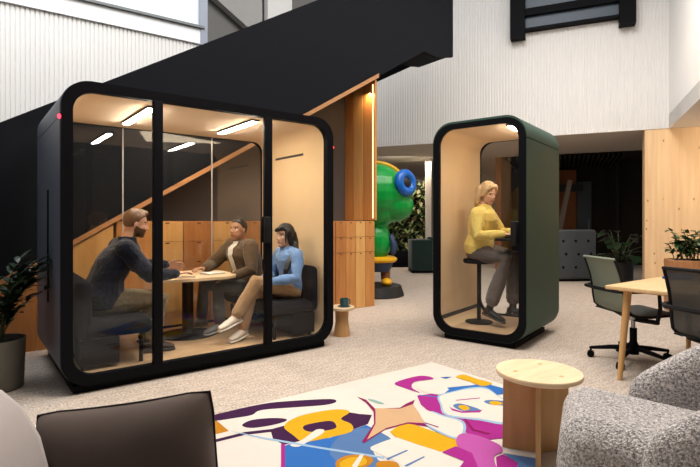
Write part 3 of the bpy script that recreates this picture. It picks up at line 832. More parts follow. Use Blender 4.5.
def task_chair(loc, rz, net, label):
    """local +x = facing; origin on the floor under the column"""
    t = thing('task_chair', label, 'office chair', loc, rz, 'mesh task chairs around the work table')
    # mesh back and seat: one bent sheet each, held in a black frame
    def sheet(prof, w0, w1, name, mat, th=.012, bow=.03):
        m = MB(); top = []; bot = []; N = len(prof); K = 9
        for i, (x, z) in enumerate(prof):
            w = w0 + (w1 - w0) * i / (N - 1); r0 = []; r1 = []
            for j in range(K):
                v = -1 + 2 * j / (K - 1)
                dx = bow * v * v
                r0.append(m.bm.verts.new((x + dx, v * w, z))); r1.append(m.bm.verts.new((x + dx + th * .8, v * w, z + th * .5)))
            top.append(r0); bot.append(r1)
        for i in range(N - 1):
            for j in range(K - 1):
                m.face([top[i][j], top[i][j + 1], top[i + 1][j + 1], top[i + 1][j]]); m.face([bot[i][j + 1], bot[i][j], bot[i + 1][j], bot[i + 1][j + 1]])
        for i in range(N - 1):
            for j in (0, K - 1): m.face([top[i][j], bot[i][j], bot[i + 1][j], top[i + 1][j]])
        for i in (0, N - 1):
            for j in range(K - 1): m.face([top[i][j], top[i][j + 1], bot[i][j + 1], bot[i][j]])
        return m.build(name, mat, t, angle=60)
    back = [(-.355, .925), (-.325, .85), (-.295, .76), (-.275, .66), (-.265, .57), (-.25, .50), (-.20, .455)]
    sheet(back, .215, .225, 'backrest', M[net])
    seat = [(-.22, .455), (-.12, .435), (.0, .43), (.12, .44), (.22, .445), (.26, .43)]
    sheet(seat, .225, .235, 'seat', M['chair_seat'], .03, .0)
    for s in (-1, 1):
        m = MB(); m.tube([(x + .03, s * (.217 + .01 * i / 6), z) for i, (x, z) in enumerate(back)] + [(x, s * .23, z + .005) for x, z in seat[1:]], .0125, 8); m.build('side_rail', M['black_soft'], t)
    m = MB(); m.tube([(-.33, -.217, .925), (-.355, -.1, .928), (-.36, 0, .928), (-.355, .1, .928), (-.33, .217, .925)], .012, 8); m.build('top_rail', M[net if net == 'chair_sage' else 'black_soft'], t)
    # arm loop that wraps behind the back
    m = MB(); m.chain([(.02, -.27, .40), (.035, -.285, .52), (.02, -.29, .655), (-.10, -.29, .662), (-.24, -.275, .66), (-.31, -.22, .658), (-.325, -.1, .658), (-.328, 0, .658), (-.325, .1, .658), (-.31, .22, .658), (-.24, .275, .66), (-.10, .29, .662), (.02, .29, .655), (.035, .285, .52), (.02, .27, .40)], [.016] * 15, 8)
    m.build('armrest', M['black_soft'], t)
    m = MB(); m.chain([(.02, -.27, .40), (0, -.1, .385), (0, 0, .38), (0, .1, .385), (.02, .27, .40)], [.02] * 5, 8); m.build('cross_bar', M['black_soft'], t)
    MB().lathe([(.03, .18), (.03, .30)], n=16).build('column_sleeve', M['black'], t)
    MB().lathe([(.017, .09), (.017, .37), (.05, .38), (.05, .41)], n=16).build('gas_lift', M['metal'], t)
    hub = MB().lathe([(.045, .07), (.045, .15), (.03, .18)], n=20).build('hub', M['black'], t)
    for k in range(5):
        a = 2 * PI * k / 5 + math.radians(218)
        d = V3((math.cos(a), math.sin(a), 0))
        MB().chain([d * .03 + V3((0, 0, .125)), d * .18 + V3((0, 0, .11)), d * .34 + V3((0, 0, .085))], [.024, .02, .014], 8).build('base_arm', M['black'], t)
        s = V3((-d.y, d.x, 0))
        w = MB().cyl(d * .34 + V3((0, 0, .03)) - s * .026, d * .34 + V3((0, 0, .03)) + s * .026, .03, n=18)
        w.cyl(d * .34 + V3((0, 0, .05)), d * .34 + V3((0, 0, .09)), .009); w.build('caster', M['black'], t)
    return t
task_chair((4.61, 2.02, 0), math.atan2(-.511, .865), 'chair_sage', 'task chair with sage green back at the far edge of work table')
task_chair((4.03, 1.16, 0), math.atan2(-.25, .97), 'chair_grey', 'task chair with dark see-through mesh back, nearest the boucle armchair')

# ------------------------------------------------------------------ plants
def leaf(m, p, d, up, L, w):
    d = d.normalized(); s = d.cross(up)
    if s.length < 1e-4: s = V3((1, 0, 0))
    s.normalize(); nrm = s.cross(d)
    a = m.bm.verts.new(p); e = m.bm.verts.new(p + d * L - nrm * L * .12)
    l1 = m.bm.verts.new(p + d * L * .35 + s * w + nrm * w * .3); r1 = m.bm.verts.new(p + d * L * .35 - s * w + nrm * w * .3)
    l2 = m.bm.verts.new(p + d * L * .7 + s * w * .75); r2 = m.bm.verts.new(p + d * L * .7 - s * w * .75)
    c1 = m.bm.verts.new(p + d * L * .35); c2 = m.bm.verts.new(p + d * L * .7)
    for f in ((a, c1, l1), (a, r1, c1), (c1, c2, l2, l1), (r1, r2, c2, c1), (c2, e, l2), (r2, e, c2)): m.face(f)

def frond_plant(t, base, nst, h, spread, mat, L=.11, w=.022, pairs=8, lean=None, z0=0.0):
    rnd = random.Random(5 + nst)
    fm = MB(); sm = MB()
    for k in range(nst):
        a = 2 * PI * k / nst + rnd.uniform(-.3, .3); sp = spread * rnd.uniform(.35, 1.1); hh = h * rnd.uniform(.6, 1.05)
        if lean is not None and rnd.random() < .4: a = lean + rnd.uniform(-.5, .5)
        d = V3((math.cos(a), math.sin(a), 0)); pts = []
        for i in range(7):
            u = i / 6
            pts.append(V3(base) + V3((0, 0, z0)) + d * (sp * u ** 1.6 + .02) + V3((0, 0, hh * (u - .28 * u ** 3))))
        sm.chain(pts, [.007 * (1 - .6 * i / 6) for i in range(7)], 6)
        for i in range(pairs * 2):
            u = .22 + .78 * i / (pairs * 2 - 1); q = u * 6; j = min(5, int(q)); p = pts[j].lerp(pts[j + 1], q - j)
            tg = (pts[j + 1] - pts[j]).normalized(); sd = tg.cross(V3((0, 0, 1)))
            sd = sd.normalized() if sd.length > .01 else V3((1, 0, 0))
            sgn = 1 if i % 2 else -1
            leaf(fm, p, sd * sgn * .8 + tg * .55 + V3((0, 0, rnd.uniform(-.25, .25))), V3((0, 0, 1)), L * rnd.uniform(.75, 1.15), w)
        leaf(fm, pts[-1], pts[-1] - pts[-2], V3((0, 0, 1)), L, w)
    sm.build('stems', M['stem'], t); fm.build('foliage', mat, t, angle=180)

p = thing('potted_plant', 'dark leafy plant in olive grey pot left of the large booth', 'plant', (.045, 4.50, 0))
MB().lathe([(.15, 0), (.165, .01), (.178, .36), (.178, .372), (.168, .372), (.16, .33), (.005, .33)], n=40).build('pot', M['pot'], p)
MB().lathe([(.005, .325), (.162, .335), (.162, .338), (.005, .345)], n=24).build('soil', M['soil'], p)
frond_plant(p, (0, 0, .33), 22, .82, .36, M['leaf'], .13, .024, 7, lean=0.2)

# planter box beside the pine wall
pb = thing('planter_box', 'orange brown wooden planter with bushy green plants by the pine wall', 'planter', cam(4.95, 6.6), -YAW - .3)
MB().box((0, 0, .36), (1.15, .42, .72), bev=.01).build('box', M['terracotta'], pb)
MB().box((0, 0, .715), (1.07, .34, .02)).build('soil', M['soil'], pb, smooth=False)
rnd = random.Random(3); fm = MB(); sm = MB()
for k in range(60):
    x = rnd.uniform(-.5, .5); y = rnd.uniform(-.14, .14); hh = rnd.uniform(.18, .42); d = V3((rnd.uniform(-.9, .9), rnd.uniform(-.9, .9), 0)) * .16
    b0 = V3((x, y, .715)); tip = b0 + d + V3((0, 0, hh)); sm.chain([b0, b0 + d * .4 + V3((0, 0, hh * .6)), tip], [.006, .005, .003], 5)
    for i in range(13):
        u = .3 + .7 * i / 12; q = b0.lerp(tip, u)
        leaf(fm, q, V3((rnd.uniform(-1, 1), rnd.uniform(-1, 1), rnd.uniform(-.3, .7))), V3((0, 0, 1)), rnd.uniform(.07, .13), rnd.uniform(.024, .042))
sm.build('stems', M['stem'], pb); fm.build('foliage', M['leaf_b'], pb, angle=180)

# broad-leaved plant in front of the dark room
bp = thing('potted_plant', 'large dark broad leaved plant in front of the unlit far room', 'plant', cam(5.5, 10.0))
MB().lathe([(.2, 0), (.24, .02), (.26, .42), (.24, .42), (.22, .37), (.005, .37)], n=32).build('pot', M['s_dark'], bp)
rnd = random.Random(11); fm = MB(); sm = MB()
for k in range(34):
    a = rnd.uniform(0, 2 * PI); r = rnd.uniform(.1, .50); hh = rnd.uniform(.10, .68)
    tip = V3((math.cos(a) * r, math.sin(a) * r, .38 + hh)); b0 = V3((math.cos(a) * .04, math.sin(a) * .04, .37))
    sm.chain([b0, b0.lerp(tip, .55) + V3((0, 0, .1)), tip], [.009, .007, .005], 5)
    leaf(fm, tip, V3((math.cos(a), math.sin(a), rnd.uniform(-.6, .1))), V3((0, 0, 1)), rnd.uniform(.22, .34), rnd.uniform(.07, .11))
sm.build('stems', M['stem'], bp); fm.build('foliage', M['leaf'], bp, angle=180)

# plant wall far behind the statue
pw = thing('plant_wall', 'dense mixed green plant wall far behind the green statue', 'plant wall', cam(1.45, 13.6), -YAW)
MB().box((-.1, .1, 1.25), (1.5, .12, 2.3)).build('backing', M['s_dark'], pw, smooth=False)
MB().box((-.1, -.12, .18), (1.6, .55, .5), bev=.01).build('trough', M['black'], pw)
rnd = random.Random(4); f1 = MB(); f2 = MB()
for k in range(900):
    q = V3((rnd.uniform(-.85, .66), -rnd.uniform(.0, .28), rnd.uniform(.4, 2.35)))
    (leaf)(f1 if rnd.random() < .68 else f2, q, V3((rnd.uniform(-1, 1), rnd.uniform(-1, -.1), rnd.uniform(-1, .6))), V3((0, 0, 1)), rnd.uniform(.10, .24), rnd.uniform(.03, .07))
f1.build('foliage', M['leaf_wall'], pw, angle=180); f2.build('pale_foliage', M['leaf_pale'], pw, angle=180)
m = MB(); q = cam(2.06, 12.9); m.box((q.x, q.y, 1.475), (.14, .14, 2.95), rz=-YAW); structure(m.build('trim_7', M['soffit'], smooth=False))

def far_sofa(c, w, label, rz=-YAW, hb=.95):
    t = thing('sofa', label, 'sofa', c, rz)
    MB().box((0, 0, .26), (w, .75, .30), bev=.05).build('seat', M['green_sofa'], t)
    MB().box((0, .33, .25 + hb / 2 - .12), (w, .16, hb - .26), bev=.05).build('backrest', M['green_sofa'], t)
    for s in (-1, 1): MB().box((s * (w / 2 - .07), -.03, .36), (.14, .72, .52), bev=.04).build('armrest', M['green_sofa'], t)
    for s in (-1, 1): MB().cyl((s * (w / 2 - .1), -.25, 0), (s * (w / 2 - .1), -.25, .12), .025).build('leg', M['black'], t)
    return t
o = thing('sofa', 'dark green high sided sofa left of the green phone booth', 'sofa', cam(1.73, 12.1), -YAW)
MB().box((0, 0, .43), (.50, .8, .74), bev=.03).build('side', M['green_sofa'], o)
MB().box((.47, .05, .27), (.48, .7, .34), bev=.05).build('seat', M['green_sofa'], o)
MB().box((.47, .36, .5), (.48, .14, .7), bev=.05).build('backrest', M['green_sofa'], o)
MB().box((.2, .0, .03), (.9, .7, .06)).build('base', M['black'], o, smooth=False)

# tufted bench in front of the dark room
tbn = thing('tufted_bench', 'slate grey tufted high back bench right of the phone booth', 'bench', cam(4.52, 10.15), -YAW + .1)
MB().box((0, 0, .56), (1.15, .16, 1.02), bev=.05).build('backrest', M['dark_grey'], tbn)
MB().box((0, .42, .27), (1.1, .62, .3), bev=.05).build('seat', M['dark_grey'], tbn)
for a in range(4):
    for b in range(3):
        MB().ell((-.42 + a * .27 + (b % 2) * .06, -.083, .3 + b * .27), ((.028, 0, 0), (0, .012, 0), (0, 0, .028)), 10, 6).build('button', M['black'], tbn)
MB().box((0, .3, .04), (1.0, .6, .08)).build('base', M['black'], tbn, smooth=False)

# dark room: wood panels, beams, blue door and a slanted rail
dr = thing('dark_cabinet_wall', 'dim russet wood panelling with dark beams behind tufted bench', 'panelling')
def dbx(t0, t1, n0, n1, z0, z1, nm, mat):
    m = MB(); m.prism([WB(t0, n0, z0), WB(t1, n0, z0), WB(t1, n1, z0), WB(t0, n1, z0)], (0, 0, z1 - z0)); return m.build(nm, M[mat], dr, smooth=False)
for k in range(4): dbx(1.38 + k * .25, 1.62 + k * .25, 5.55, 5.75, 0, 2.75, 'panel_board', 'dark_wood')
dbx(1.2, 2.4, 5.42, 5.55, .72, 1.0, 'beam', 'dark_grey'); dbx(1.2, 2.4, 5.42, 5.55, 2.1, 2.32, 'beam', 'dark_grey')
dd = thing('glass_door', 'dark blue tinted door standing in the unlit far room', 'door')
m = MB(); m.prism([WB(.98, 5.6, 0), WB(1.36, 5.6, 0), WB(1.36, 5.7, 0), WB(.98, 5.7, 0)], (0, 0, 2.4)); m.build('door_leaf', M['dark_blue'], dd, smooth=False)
m = MB(); m.tube([WB(1.05, 5.57, 1.0), WB(1.05, 5.57, 1.3)], .012); m.build('door_handle', M['metal'], dd)
rl = MB(); rl.box((0, 0, 0), (.10, .05, 1.7), rot=Matrix.Rotation(math.radians(12), 3, 'Y')); o = rl.build('ladder_rail', M['metal'], None, smooth=False, loc=cam(4.85, 11.2, 1.35), rz=-YAW)
m2 = MB(); m2.box((.0, 0, -.86), (.4, .2, .06)); f = m2.build('foot_block', M['black'], o, smooth=False)
tag(o, 'slanted metal rail leaning before the dim russet panelling', 'rail')

# ------------------------------------------------------------------ green statue
sg = thing('statue', 'big green rounded statue with blue ring eye behind the wooden end panel', 'statue', cam(.46, 8.25), -YAW)
m = MB()
m.ell((-.06, 0, 1.72), ((.56, 0, .0), (0, .48, 0), (0, 0, .50)))
m.ell((.20, -.05, 1.70), ((.36, 0, 0), (0, .36, 0), (.06, 0, .36)))
m.ell((.27, -.06, 1.52), ((.33, 0, .04), (0, .30, 0), (-.06, 0, .28)))
m.ell((.05, -.02, 1.42), ((.34, 0, .06), (0, .32, 0), (0, 0, .28)))
m.ell((-.03, 0, .90), ((.27, 0, 0), (0, .26, 0), (0, 0, .34)))
m.chain([(0, 0, 1.0), (0, 0, 1.45)], [.19, .20])
union(m, 'body', M['s_green'], sg, .012, 8)
m = MB()
R0, r0 = .145, .078; ed = V3((.62, -.76, .10)).normalized(); u_, v_ = frame(ed); ec = V3((.44, -.30, 1.87))
rings = []
for k in range(32):
    a = 2 * PI * k / 32; d = u_ * math.cos(a) + v_ * math.sin(a); rings.append(m.ring(ec + d * R0, d * r0, ed * r0, 14))
for k in range(32): m.bridge(rings[k], rings[(k + 1) % 32])
m.build('eye_ring', M['s_blue'], sg, angle=180)
MB().ell(ec + ed * .02, (u_ * .10, v_ * .10, ed * .05)).build('eye', M['s_dark'], sg)
m = MB()
for k in range(2): pass
pts = [V3((-.06 + .57 * math.cos(a), -.05, 1.72 + .51 * math.sin(a))) for a in [math.radians(20 + 8 * i) for i in range(18)]]
m.chain(pts, [.035] * 18, 10); m.build('crest', M['s_yellow'], sg)
MB().lathe([(.01, .56), (.30, .565), (.335, .60), (.33, .63), (.28, .66), (.01, .66)]).build('belt', M['s_yellow'], sg)
MB().lathe([(.01, .40), (.21, .41), (.25, .50), (.27, .57), (.01, .58)]).build('shorts', M['s_navy'], sg)
m = MB(); m.chain([(.22, -.10, .98), (.27, -.14, .84), (.25, -.16, .74)], [.055, .06, .05]); m.build('arm', M['s_navy'], sg)
for s in (-1, 1):
    m = MB(); m.chain([(s * .13, -.02, .45), (s * .14, -.02, .25)], [.085, .075]); lg = m.build('leg', M['s_brown'], sg)
    MB().ell((s * .15, -.09, .235), ((.09, 0, 0), (0, .16, 0), (0, 0, .07))).build('shoe', M['s_yellow'], lg)
MB().lathe([(.44, 0), (.45, .02), (.40, .17), (.38, .18), (.01, .18)], n=48).build('base', M['s_dark'], sg)

# ------------------------------------------------------------------ people
def person(label, loc, yaw, J, K):
    """J: joints in person space (x forward, y left, z up). K: colours and options."""
    t = thing('person', label, 'person', loc, yaw)
    J = {k: V3(v) for k, v in J.items()}
    hc, hf, hu = J['head'], J['face'].normalized(), None
    hl = V3((0, 0, 1)).cross(hf).normalized()
    up0 = (hc - J['neck']); hu = hf.cross(hl).normalized()
    if hu.z < 0: hu = -hu
    sc = K.get('head', .98)
    def H(f, l, u): return hc + (hf * f + hl * l + hu * u) * sc
    def E(m, f, l, u, a, b, c): m.ell(H(f, l, u), (hf * a * sc, hl * b * sc, hu * c * sc))
    m = MB()
    # head
    E(m, -.012, 0, .028, .097, .078, .092); E(m, .028, 0, -.042, .062, .062, .078); E(m, .058, 0, -.098, .028, .030, .024)
    E(m, .070, 0, .022, .018, .050, .012); E(m, .050, .034, -.024, .03, .026, .028); E(m, .050, -.034, -.024, .03, .026, .028)
    m.chain([H(.082, 0, .012), H(.093, 0, -.012), H(.100, 0, -.028)], [.010 * sc, .0115 * sc, .0135 * sc])
    E(m, .092, .012, -.032, .012, .009, .008); E(m, .092, -.012, -.032, .012, .009, .008)
    E(m, .086, 0, -.060, .011, .023, .007); E(m, .083, 0, -.070, .012, .019, .008)
    for s in (-1, 1): E(m, -.008, s * .078, -.012, .020, .010, .033)
    g = K.get('girth', 1.0)
    m.chain([H(-.022, 0, -.05), H(-.03, 0, -.09), J['neck'].lerp(H(-.03, 0, -.09), .35), J['neck'] - (hc - J['neck']) * .15], [.055 * sc, .056 * sc, .060, .068])
    # trunk
    shl, shr = J['sh_l'], J['sh_r']; sv = (shl - shr); half = sv.length / 2; sv.normalize()
    sp = (J['neck'] - J['pelvis'])
    fw = sv.cross(V3((0, 0, 1))); fw = V3((fw.x, fw.y, 0)).normalized()
    if fw.x < 0: fw = -fw
    tn = fw.cross(sv)
    waist = J.get('waist', J['pelvis'].lerp(J['neck'], .42)); chest = J.get('chest', J['pelvis'].lerp(J['neck'], .74))
    hipv = V3((0, 1, 0))
    def trunk(mm, k, lo=-.05, hi=1.0):
        secs = [(J['pelvis'] + V3((0, 0, lo)), hipv * .155 * g * k, V3((1, 0, 0)) * .115 * g * k),
                (J['pelvis'] + V3((0, 0, .06)), hipv * .170 * g * k, V3((1, 0, 0)) * .125 * g * k),
                (waist, (hipv + sv).normalized() * .145 * g * k, fw * .108 * g * k),
                (chest, sv * .168 * g * k, fw * .122 * g * k),
                (chest.lerp(J['neck'], .55), sv * .160 * g * k, fw * .105 * g * k),
                (J['neck'] - (J['neck'] - chest) * .10, sv * .085 * k, fw * .075 * k)]
        if hi > 1: secs.append((J['neck'] + (J['neck'] - chest) * .08, sv * .068 * k, fw * .066 * k))
        mm.loft(secs, 24)
    trunk(m, .93)
    for s in 'lr':
        a, b, c = J['sh_' + s], J['el_' + s], J['wr_' + s]
        m.chain([a, a.lerp(b, .5), b, b.lerp(c, .4), c], [.050 * g, .044 * g, .036 * g, .036 * g, .024])
        m.chain([J['neck'].lerp(a, .35) - V3((0, 0, .015)), a], [.055, .052 * g])
        # hand: palm, four fingers, thumb
        d = J['hd_' + s].normalized(); pn = J.get('pn_' + s, V3((0, 0, -1)))
        side = d.cross(V3(pn)).normalized()
        if (side.z if abs(side.z) > .5 else side.y * (-1 if s == 'l' else 1)) < 0: side = -side      # side = thumb side
        pn = V3(pn).normalized()
        pc = c + d * .05
        m.loft([(c - d * .01, side * .024, pn * .017), (c + d * .03, side * .036, pn * .014), (c + d * .075, side * .041, pn * .012), (c + d * .092, side * .038, pn * .009)], 14)
        cu = K.get('curl', .5)
        for q, L in ((-1.5, .058), (-.5, .072), (.5, .078), (1.5, .070)):
            k0 = c + d * .085 - side * q * -.0195
            d1 = (d + pn * cu * .5 + side * q * .05).normalized(); d2 = (d + pn * cu * 1.4).normalized()
            m.chain([k0 - d * .02, k0, k0 + d1 * L * .5, k0 + d1 * L * .5 + d2 * L * .5], [.0088, .0088, .0080, .0066], 8)
        tb_ = c + d * .025 + side * .026
        m.chain([tb_ - side * .01, tb_ + side * .025 + d * .025 + pn * .008, tb_ + side * .033 + d * .055 + pn * .014], [.0115, .0100, .0082], 8)
    for s in 'lr':
        a, b, c = J['hip_' + s], J['kn_' + s], J['an_' + s]
        m.chain([a, a.lerp(b, .5), b, b.lerp(c, .35), c], [.080 * g, .072 * g, .052 * g, .050 * g, .034])
        tdir = J['toe_' + s] - c
        m.chain([c, c + V3((0, 0, -.03)), c + tdir * .6], [.034, .036, .03])
    eyec = K.get('lid', .0)
    def paint(p):
        q = p - hc; f, l, u = q.dot(hf) / sc, q.dot(hl) / sc, q.dot(hu) / sc
        if q.length > .17: return 0
        if f > .05 and abs(abs(l) - .032) < .013 and abs(u - .004) < .0055: return 2 if abs(abs(l) - .033) < .006 else 1
        if f > .05 and .011 < abs(l) < .052 and abs(u - .026 + abs(abs(l) - .03) * .15) < .005: return 3
        if f > .075 and abs(l) < .022 and -.073 < u < -.056: return 4
        if K.get('beard') and f > -.02 + abs(l) * .1 and u < -.040 + max(0, .05 - f) * .35 + (0 if abs(l) > .03 else -.002) and u > -.14: return 5
        return 0
    skin, hairc = K['skin'], K['hair']
    ms = [plain('skin', skin, .5, var=.06, spec=.3), plain('eye_white', (.62, .58, .54), .2), plain('iris', (.03, .02, .015), .15),
          plain('brow', tuple(c * .8 for c in hairc), .7), plain('lips', K.get('lips', tuple(a * b for a, b in zip(skin, (.85, .55, .52)))), .45), plain('beard', tuple(c * .75 for c in hairc), .8, var=.4, scale=160)]
    union(m, 'body', ms, t, .0042, 4, paint=paint)
    # clothing
    top = K['top']; mt = fabric(top[0] + '_cloth', top[1], 220, .12, bmp=.3)
    m = MB(); kk = top[2]
    trunk(m, 1.06 * kk, lo=top[3], hi=1.1 if top[4] else 1)
    for s in 'lr':
        a, b, c = J['sh_' + s], J['el_' + s], J['wr_' + s]
        m.chain([a, a.lerp(b, .5), b, b.lerp(c, .5), b.lerp(c, .93)], [.066 * g * kk, .060 * g * kk, .053 * g * kk, .046 * kk, .037 * kk])
        m.chain([J['neck'].lerp(a, .30) - V3((0, 0, .022)), a], [.060 * kk, .066 * g * kk])
    if top[4]:
        nk = J['neck'] + (J['neck'] - chest) * .10; r_ = []
        for q in range(13):
            an = 2 * PI * q / 12; r_.append(nk + sv * math.cos(an) * .068 + fw * math.sin(an) * .066 + V3((0, 0, top[4] * (1 if math.sin(an) < .6 else .2))))
        m.chain(r_, [.016] * 13, 8)
    shirt = K.get('shirt'); pm = None; mats_ = [mt]
    if shirt:
        mats_.append(plain('undershirt', shirt, .9)); mats_.append(plain('lapel', tuple(c * .6 for c in top[1]), .9))
        def pm(p):
            q = p - chest; f, l = q.dot(fw), q.dot(sv) - K.get('shirt_off', 0); z = p.z
            zt = J['neck'].z - z
            if f > .03 and zt > -.02 and abs(l) < .055 - .07 * max(0, zt - .05) * .6 and zt < K.get('shirt_len', .34): return 1
            if f > .03 and zt > -.02 and abs(l) < .078 - .07 * max(0, zt - .05) * .6 and zt < .26: return 2
            return 0
    union(m, top[0], mats_, t, .0065, 5, .006, 16, paint=pm)
    lg = K['legs']; ml = fabric(lg[0] + '_cloth', lg[1], 240, .12, bmp=.3)
    m = MB(); kl = lg[2]
    m.loft([(J['pelvis'] + V3((0, 0, -.09)), hipv * .15 * g, V3((.12 * g, 0, 0))), (J['pelvis'] + V3((0, 0, -.03)), hipv * .178 * g, V3((.135 * g, 0, 0))), (J['pelvis'] + V3((0, 0, .08)), hipv * .172 * g, V3((.128 * g, 0, 0)))], 22)
    for s in 'lr':
        a, b, c = J['hip_' + s], J['kn_' + s], J['an_' + s]
        m.chain([a, a.lerp(b, .5), b, b.lerp(c, .5), b.lerp(c, lg[3])], [.095 * g * kl, .084 * g * kl, .070 * kl, .062 * kl * lg[4], .058 * kl * lg[4]])
    union(m, lg[0], ml, t, .0065, 5, .006, 15)
    for s in 'lr':
        c = J['an_' + s]; tv = J['toe_' + s] - c; d = V3((tv.x, tv.y, tv.z + .055)).normalized()
        sidev = d.cross(V3((0, 0, 1))).normalized(); upv = sidev.cross(d)
        heel = c - upv * .055 - d * .045
        m = MB()
        for f, r in ((.0, .036), (.06, .038), (.13, .044), (.19, .042), (.235, .030)):
            pass
        m.loft([(heel + d * f + upv * h, sidev * w, upv * hh) for f, w, h, hh in ((-.012, .020, .032, .026), (.0, .033, .034, .036), (.05, .037, .040, .044), (.10, .041, .032, .036), (.16, .045, .026, .028), (.21, .040, .021, .022), (.245, .024, .017, .014))], 18)
        m.chain([c - upv * .02, c + upv * K['shoe'][2]], [.040, .040])
        o = union(m, 'shoe', plain('shoe_upper', K['shoe'][0], .5), t, .006, 3)
        s_ = MB(); s_.loft([(heel + d * f - upv * .004, sidev * w, upv * .012) for f, w in ((-.02, .022), (.0, .037), (.08, .042), (.16, .048), (.22, .040), (.252, .022))], 14)
        s_.build('sole', plain('sole', K['shoe'][1], .6), o)
    # hair
    m = MB(); st_ = K['style']; n, mm_ = 40, 26
    rings = []
    for i in range(1, mm_):
        th = PI * i / mm_; ring = []
        for k in range(n):
            ph = 2 * PI * k / n
            df, dl, du = math.sin(th) * math.cos(ph), math.sin(th) * math.sin(ph), -math.cos(th)
            # hairline: high over the face, dropping in front of the ear and low on the nape
            if df > .15: line = st_['front'] - .74 * (1 - min(1, (df - .15) / .6)) ** 1.5
            else: line = st_['front'] - .74 - (st_['front'] - .74 - st_['nape']) * min(1, (.15 - df) / .55)
            x = (du - line) / .22; x = max(0, min(1, x + .5)); x = x * x * (3 - 2 * x)
            r = .86 + x * (.14 + st_['thick'] * (.6 + .5 * max(0, du)) + .02 * noise.noise(V3((df * 7, dl * 7, du * 4))))
            ring.append(m.bm.verts.new(H(-.012 + df * .097 * r, dl * .079 * r, .028 + du * .096 * r)))
        rings.append(ring)
    for a, b in zip(rings, rings[1:]): m.bridge(a, b)
    m.face(rings[0][::-1]); m.face(rings[-1])
    for lock in st_.get('locks', []):
        m.chain([H(*p[:3]) for p in lock], [p[3] * sc for p in lock], 10, flat=None)
    mh, nt, b = new_mat('hair_strands')
    f = noise_tex(nt, coords(nt, (60, 60, 9)), 3, 4)
    nt.links.new(mixcol(nt, f, tuple(c * .65 for c in hairc), tuple(min(1, c * 1.3) for c in hairc)), b.inputs['Base Color'])
    b.inputs['Roughness'].default_value = .45; bump(nt, b, f, .4, .004)
    union(m, 'hair', mh, t, .005, 2, .0025, 40)
    return t

FZ = .112
# bearded man, left sofa, facing the table
person('bearded man in navy jacket and khaki trousers leaning on the meeting table', (.76, 4.60, FZ), .02, dict(
    pelvis=(0, 0, .46), waist=(.03, 0, .63), chest=(.13, 0, .82), neck=(.20, 0, .965), head=(.28, 0, 1.115), face=(1, -.10, -.16),
    sh_l=(.17, .19, .905), sh_r=(.15, -.19, .895), el_l=(.34, .27, .72), el_r=(.34, -.25, .675), wr_l=(.58, .10, .73), wr_r=(.60, -.12, .665),
    hd_l=(.9, -.30, -.12), hd_r=(.95, .25, .05), pn_l=(-.2, -.9, -.3), hip_l=(.02, .10, .44), hip_r=(.02, -.10, .44), kn_l=(.45, .16, .45), kn_r=(.46, -.15, .45),
    an_l=(.40, .17, .09), an_r=(.36, -.16, .09), toe_l=(.55, .20, .02), toe_r=(.51, -.18, .02)),
    dict(skin=(.56, .31, .205), hair=(.13, .060, .026), girth=1.1, beard=True, top=('jacket', (.005, .008, .020), 1.17, -.05, .012), legs=('trousers', (.17, .13, .075), 1.0, .92, 1.0),
         shoe=((.05, .035, .025), (.02, .02, .02), .03), style=dict(front=.46, nape=-.72, thick=.13  , locks=[[(.03, .03, .118, .022), (.068, .01, .108, .020), (.07, -.03, .10, .016)]])))
# man in brown jacket, rear right seat
person('smiling man in brown jacket and white shirt seated behind the meeting table', (2.25, 5.0, FZ), PI + .10, dict(
    pelvis=(-.02, 0, .45), waist=(-.02, 0, .61), chest=(.02, .0, .77), neck=(.05, 0, .90), head=(.085, 0, 1.045), face=(.93, .26, .06),
    sh_l=(.05, .20, .865), sh_r=(.05, -.20, .865), el_l=(.10, .30, .63), el_r=(.24, -.30, .66), wr_l=(.27, .18, .56), wr_r=(.42, -.12, .645),
    hd_l=(.9, -.3, -.15), hd_r=(.9, .30, -.02), hip_l=(.0, .10, .43), hip_r=(.0, -.10, .43), kn_l=(.40, .15, .45), kn_r=(.42, -.13, .45),
    an_l=(.38, .16, .09), an_r=(.44, -.14, .09), toe_l=(.53, .19, .02), toe_r=(.59, -.17, .02)),
    dict(skin=(.40, .21, .125), hair=(.018, .012, .009), girth=1.1, top=('jacket', (.105, .068, .038), 1.20, -.06, .012), legs=('jeans', (.095, .10, .095), .98, .92, 1.0),
         shirt=(.72, .69, .64), shirt_off=0.0, shoe=((.22, .21, .20), (.4, .4, .38), .02), style=dict(front=.48, nape=-.70, thick=.08)))
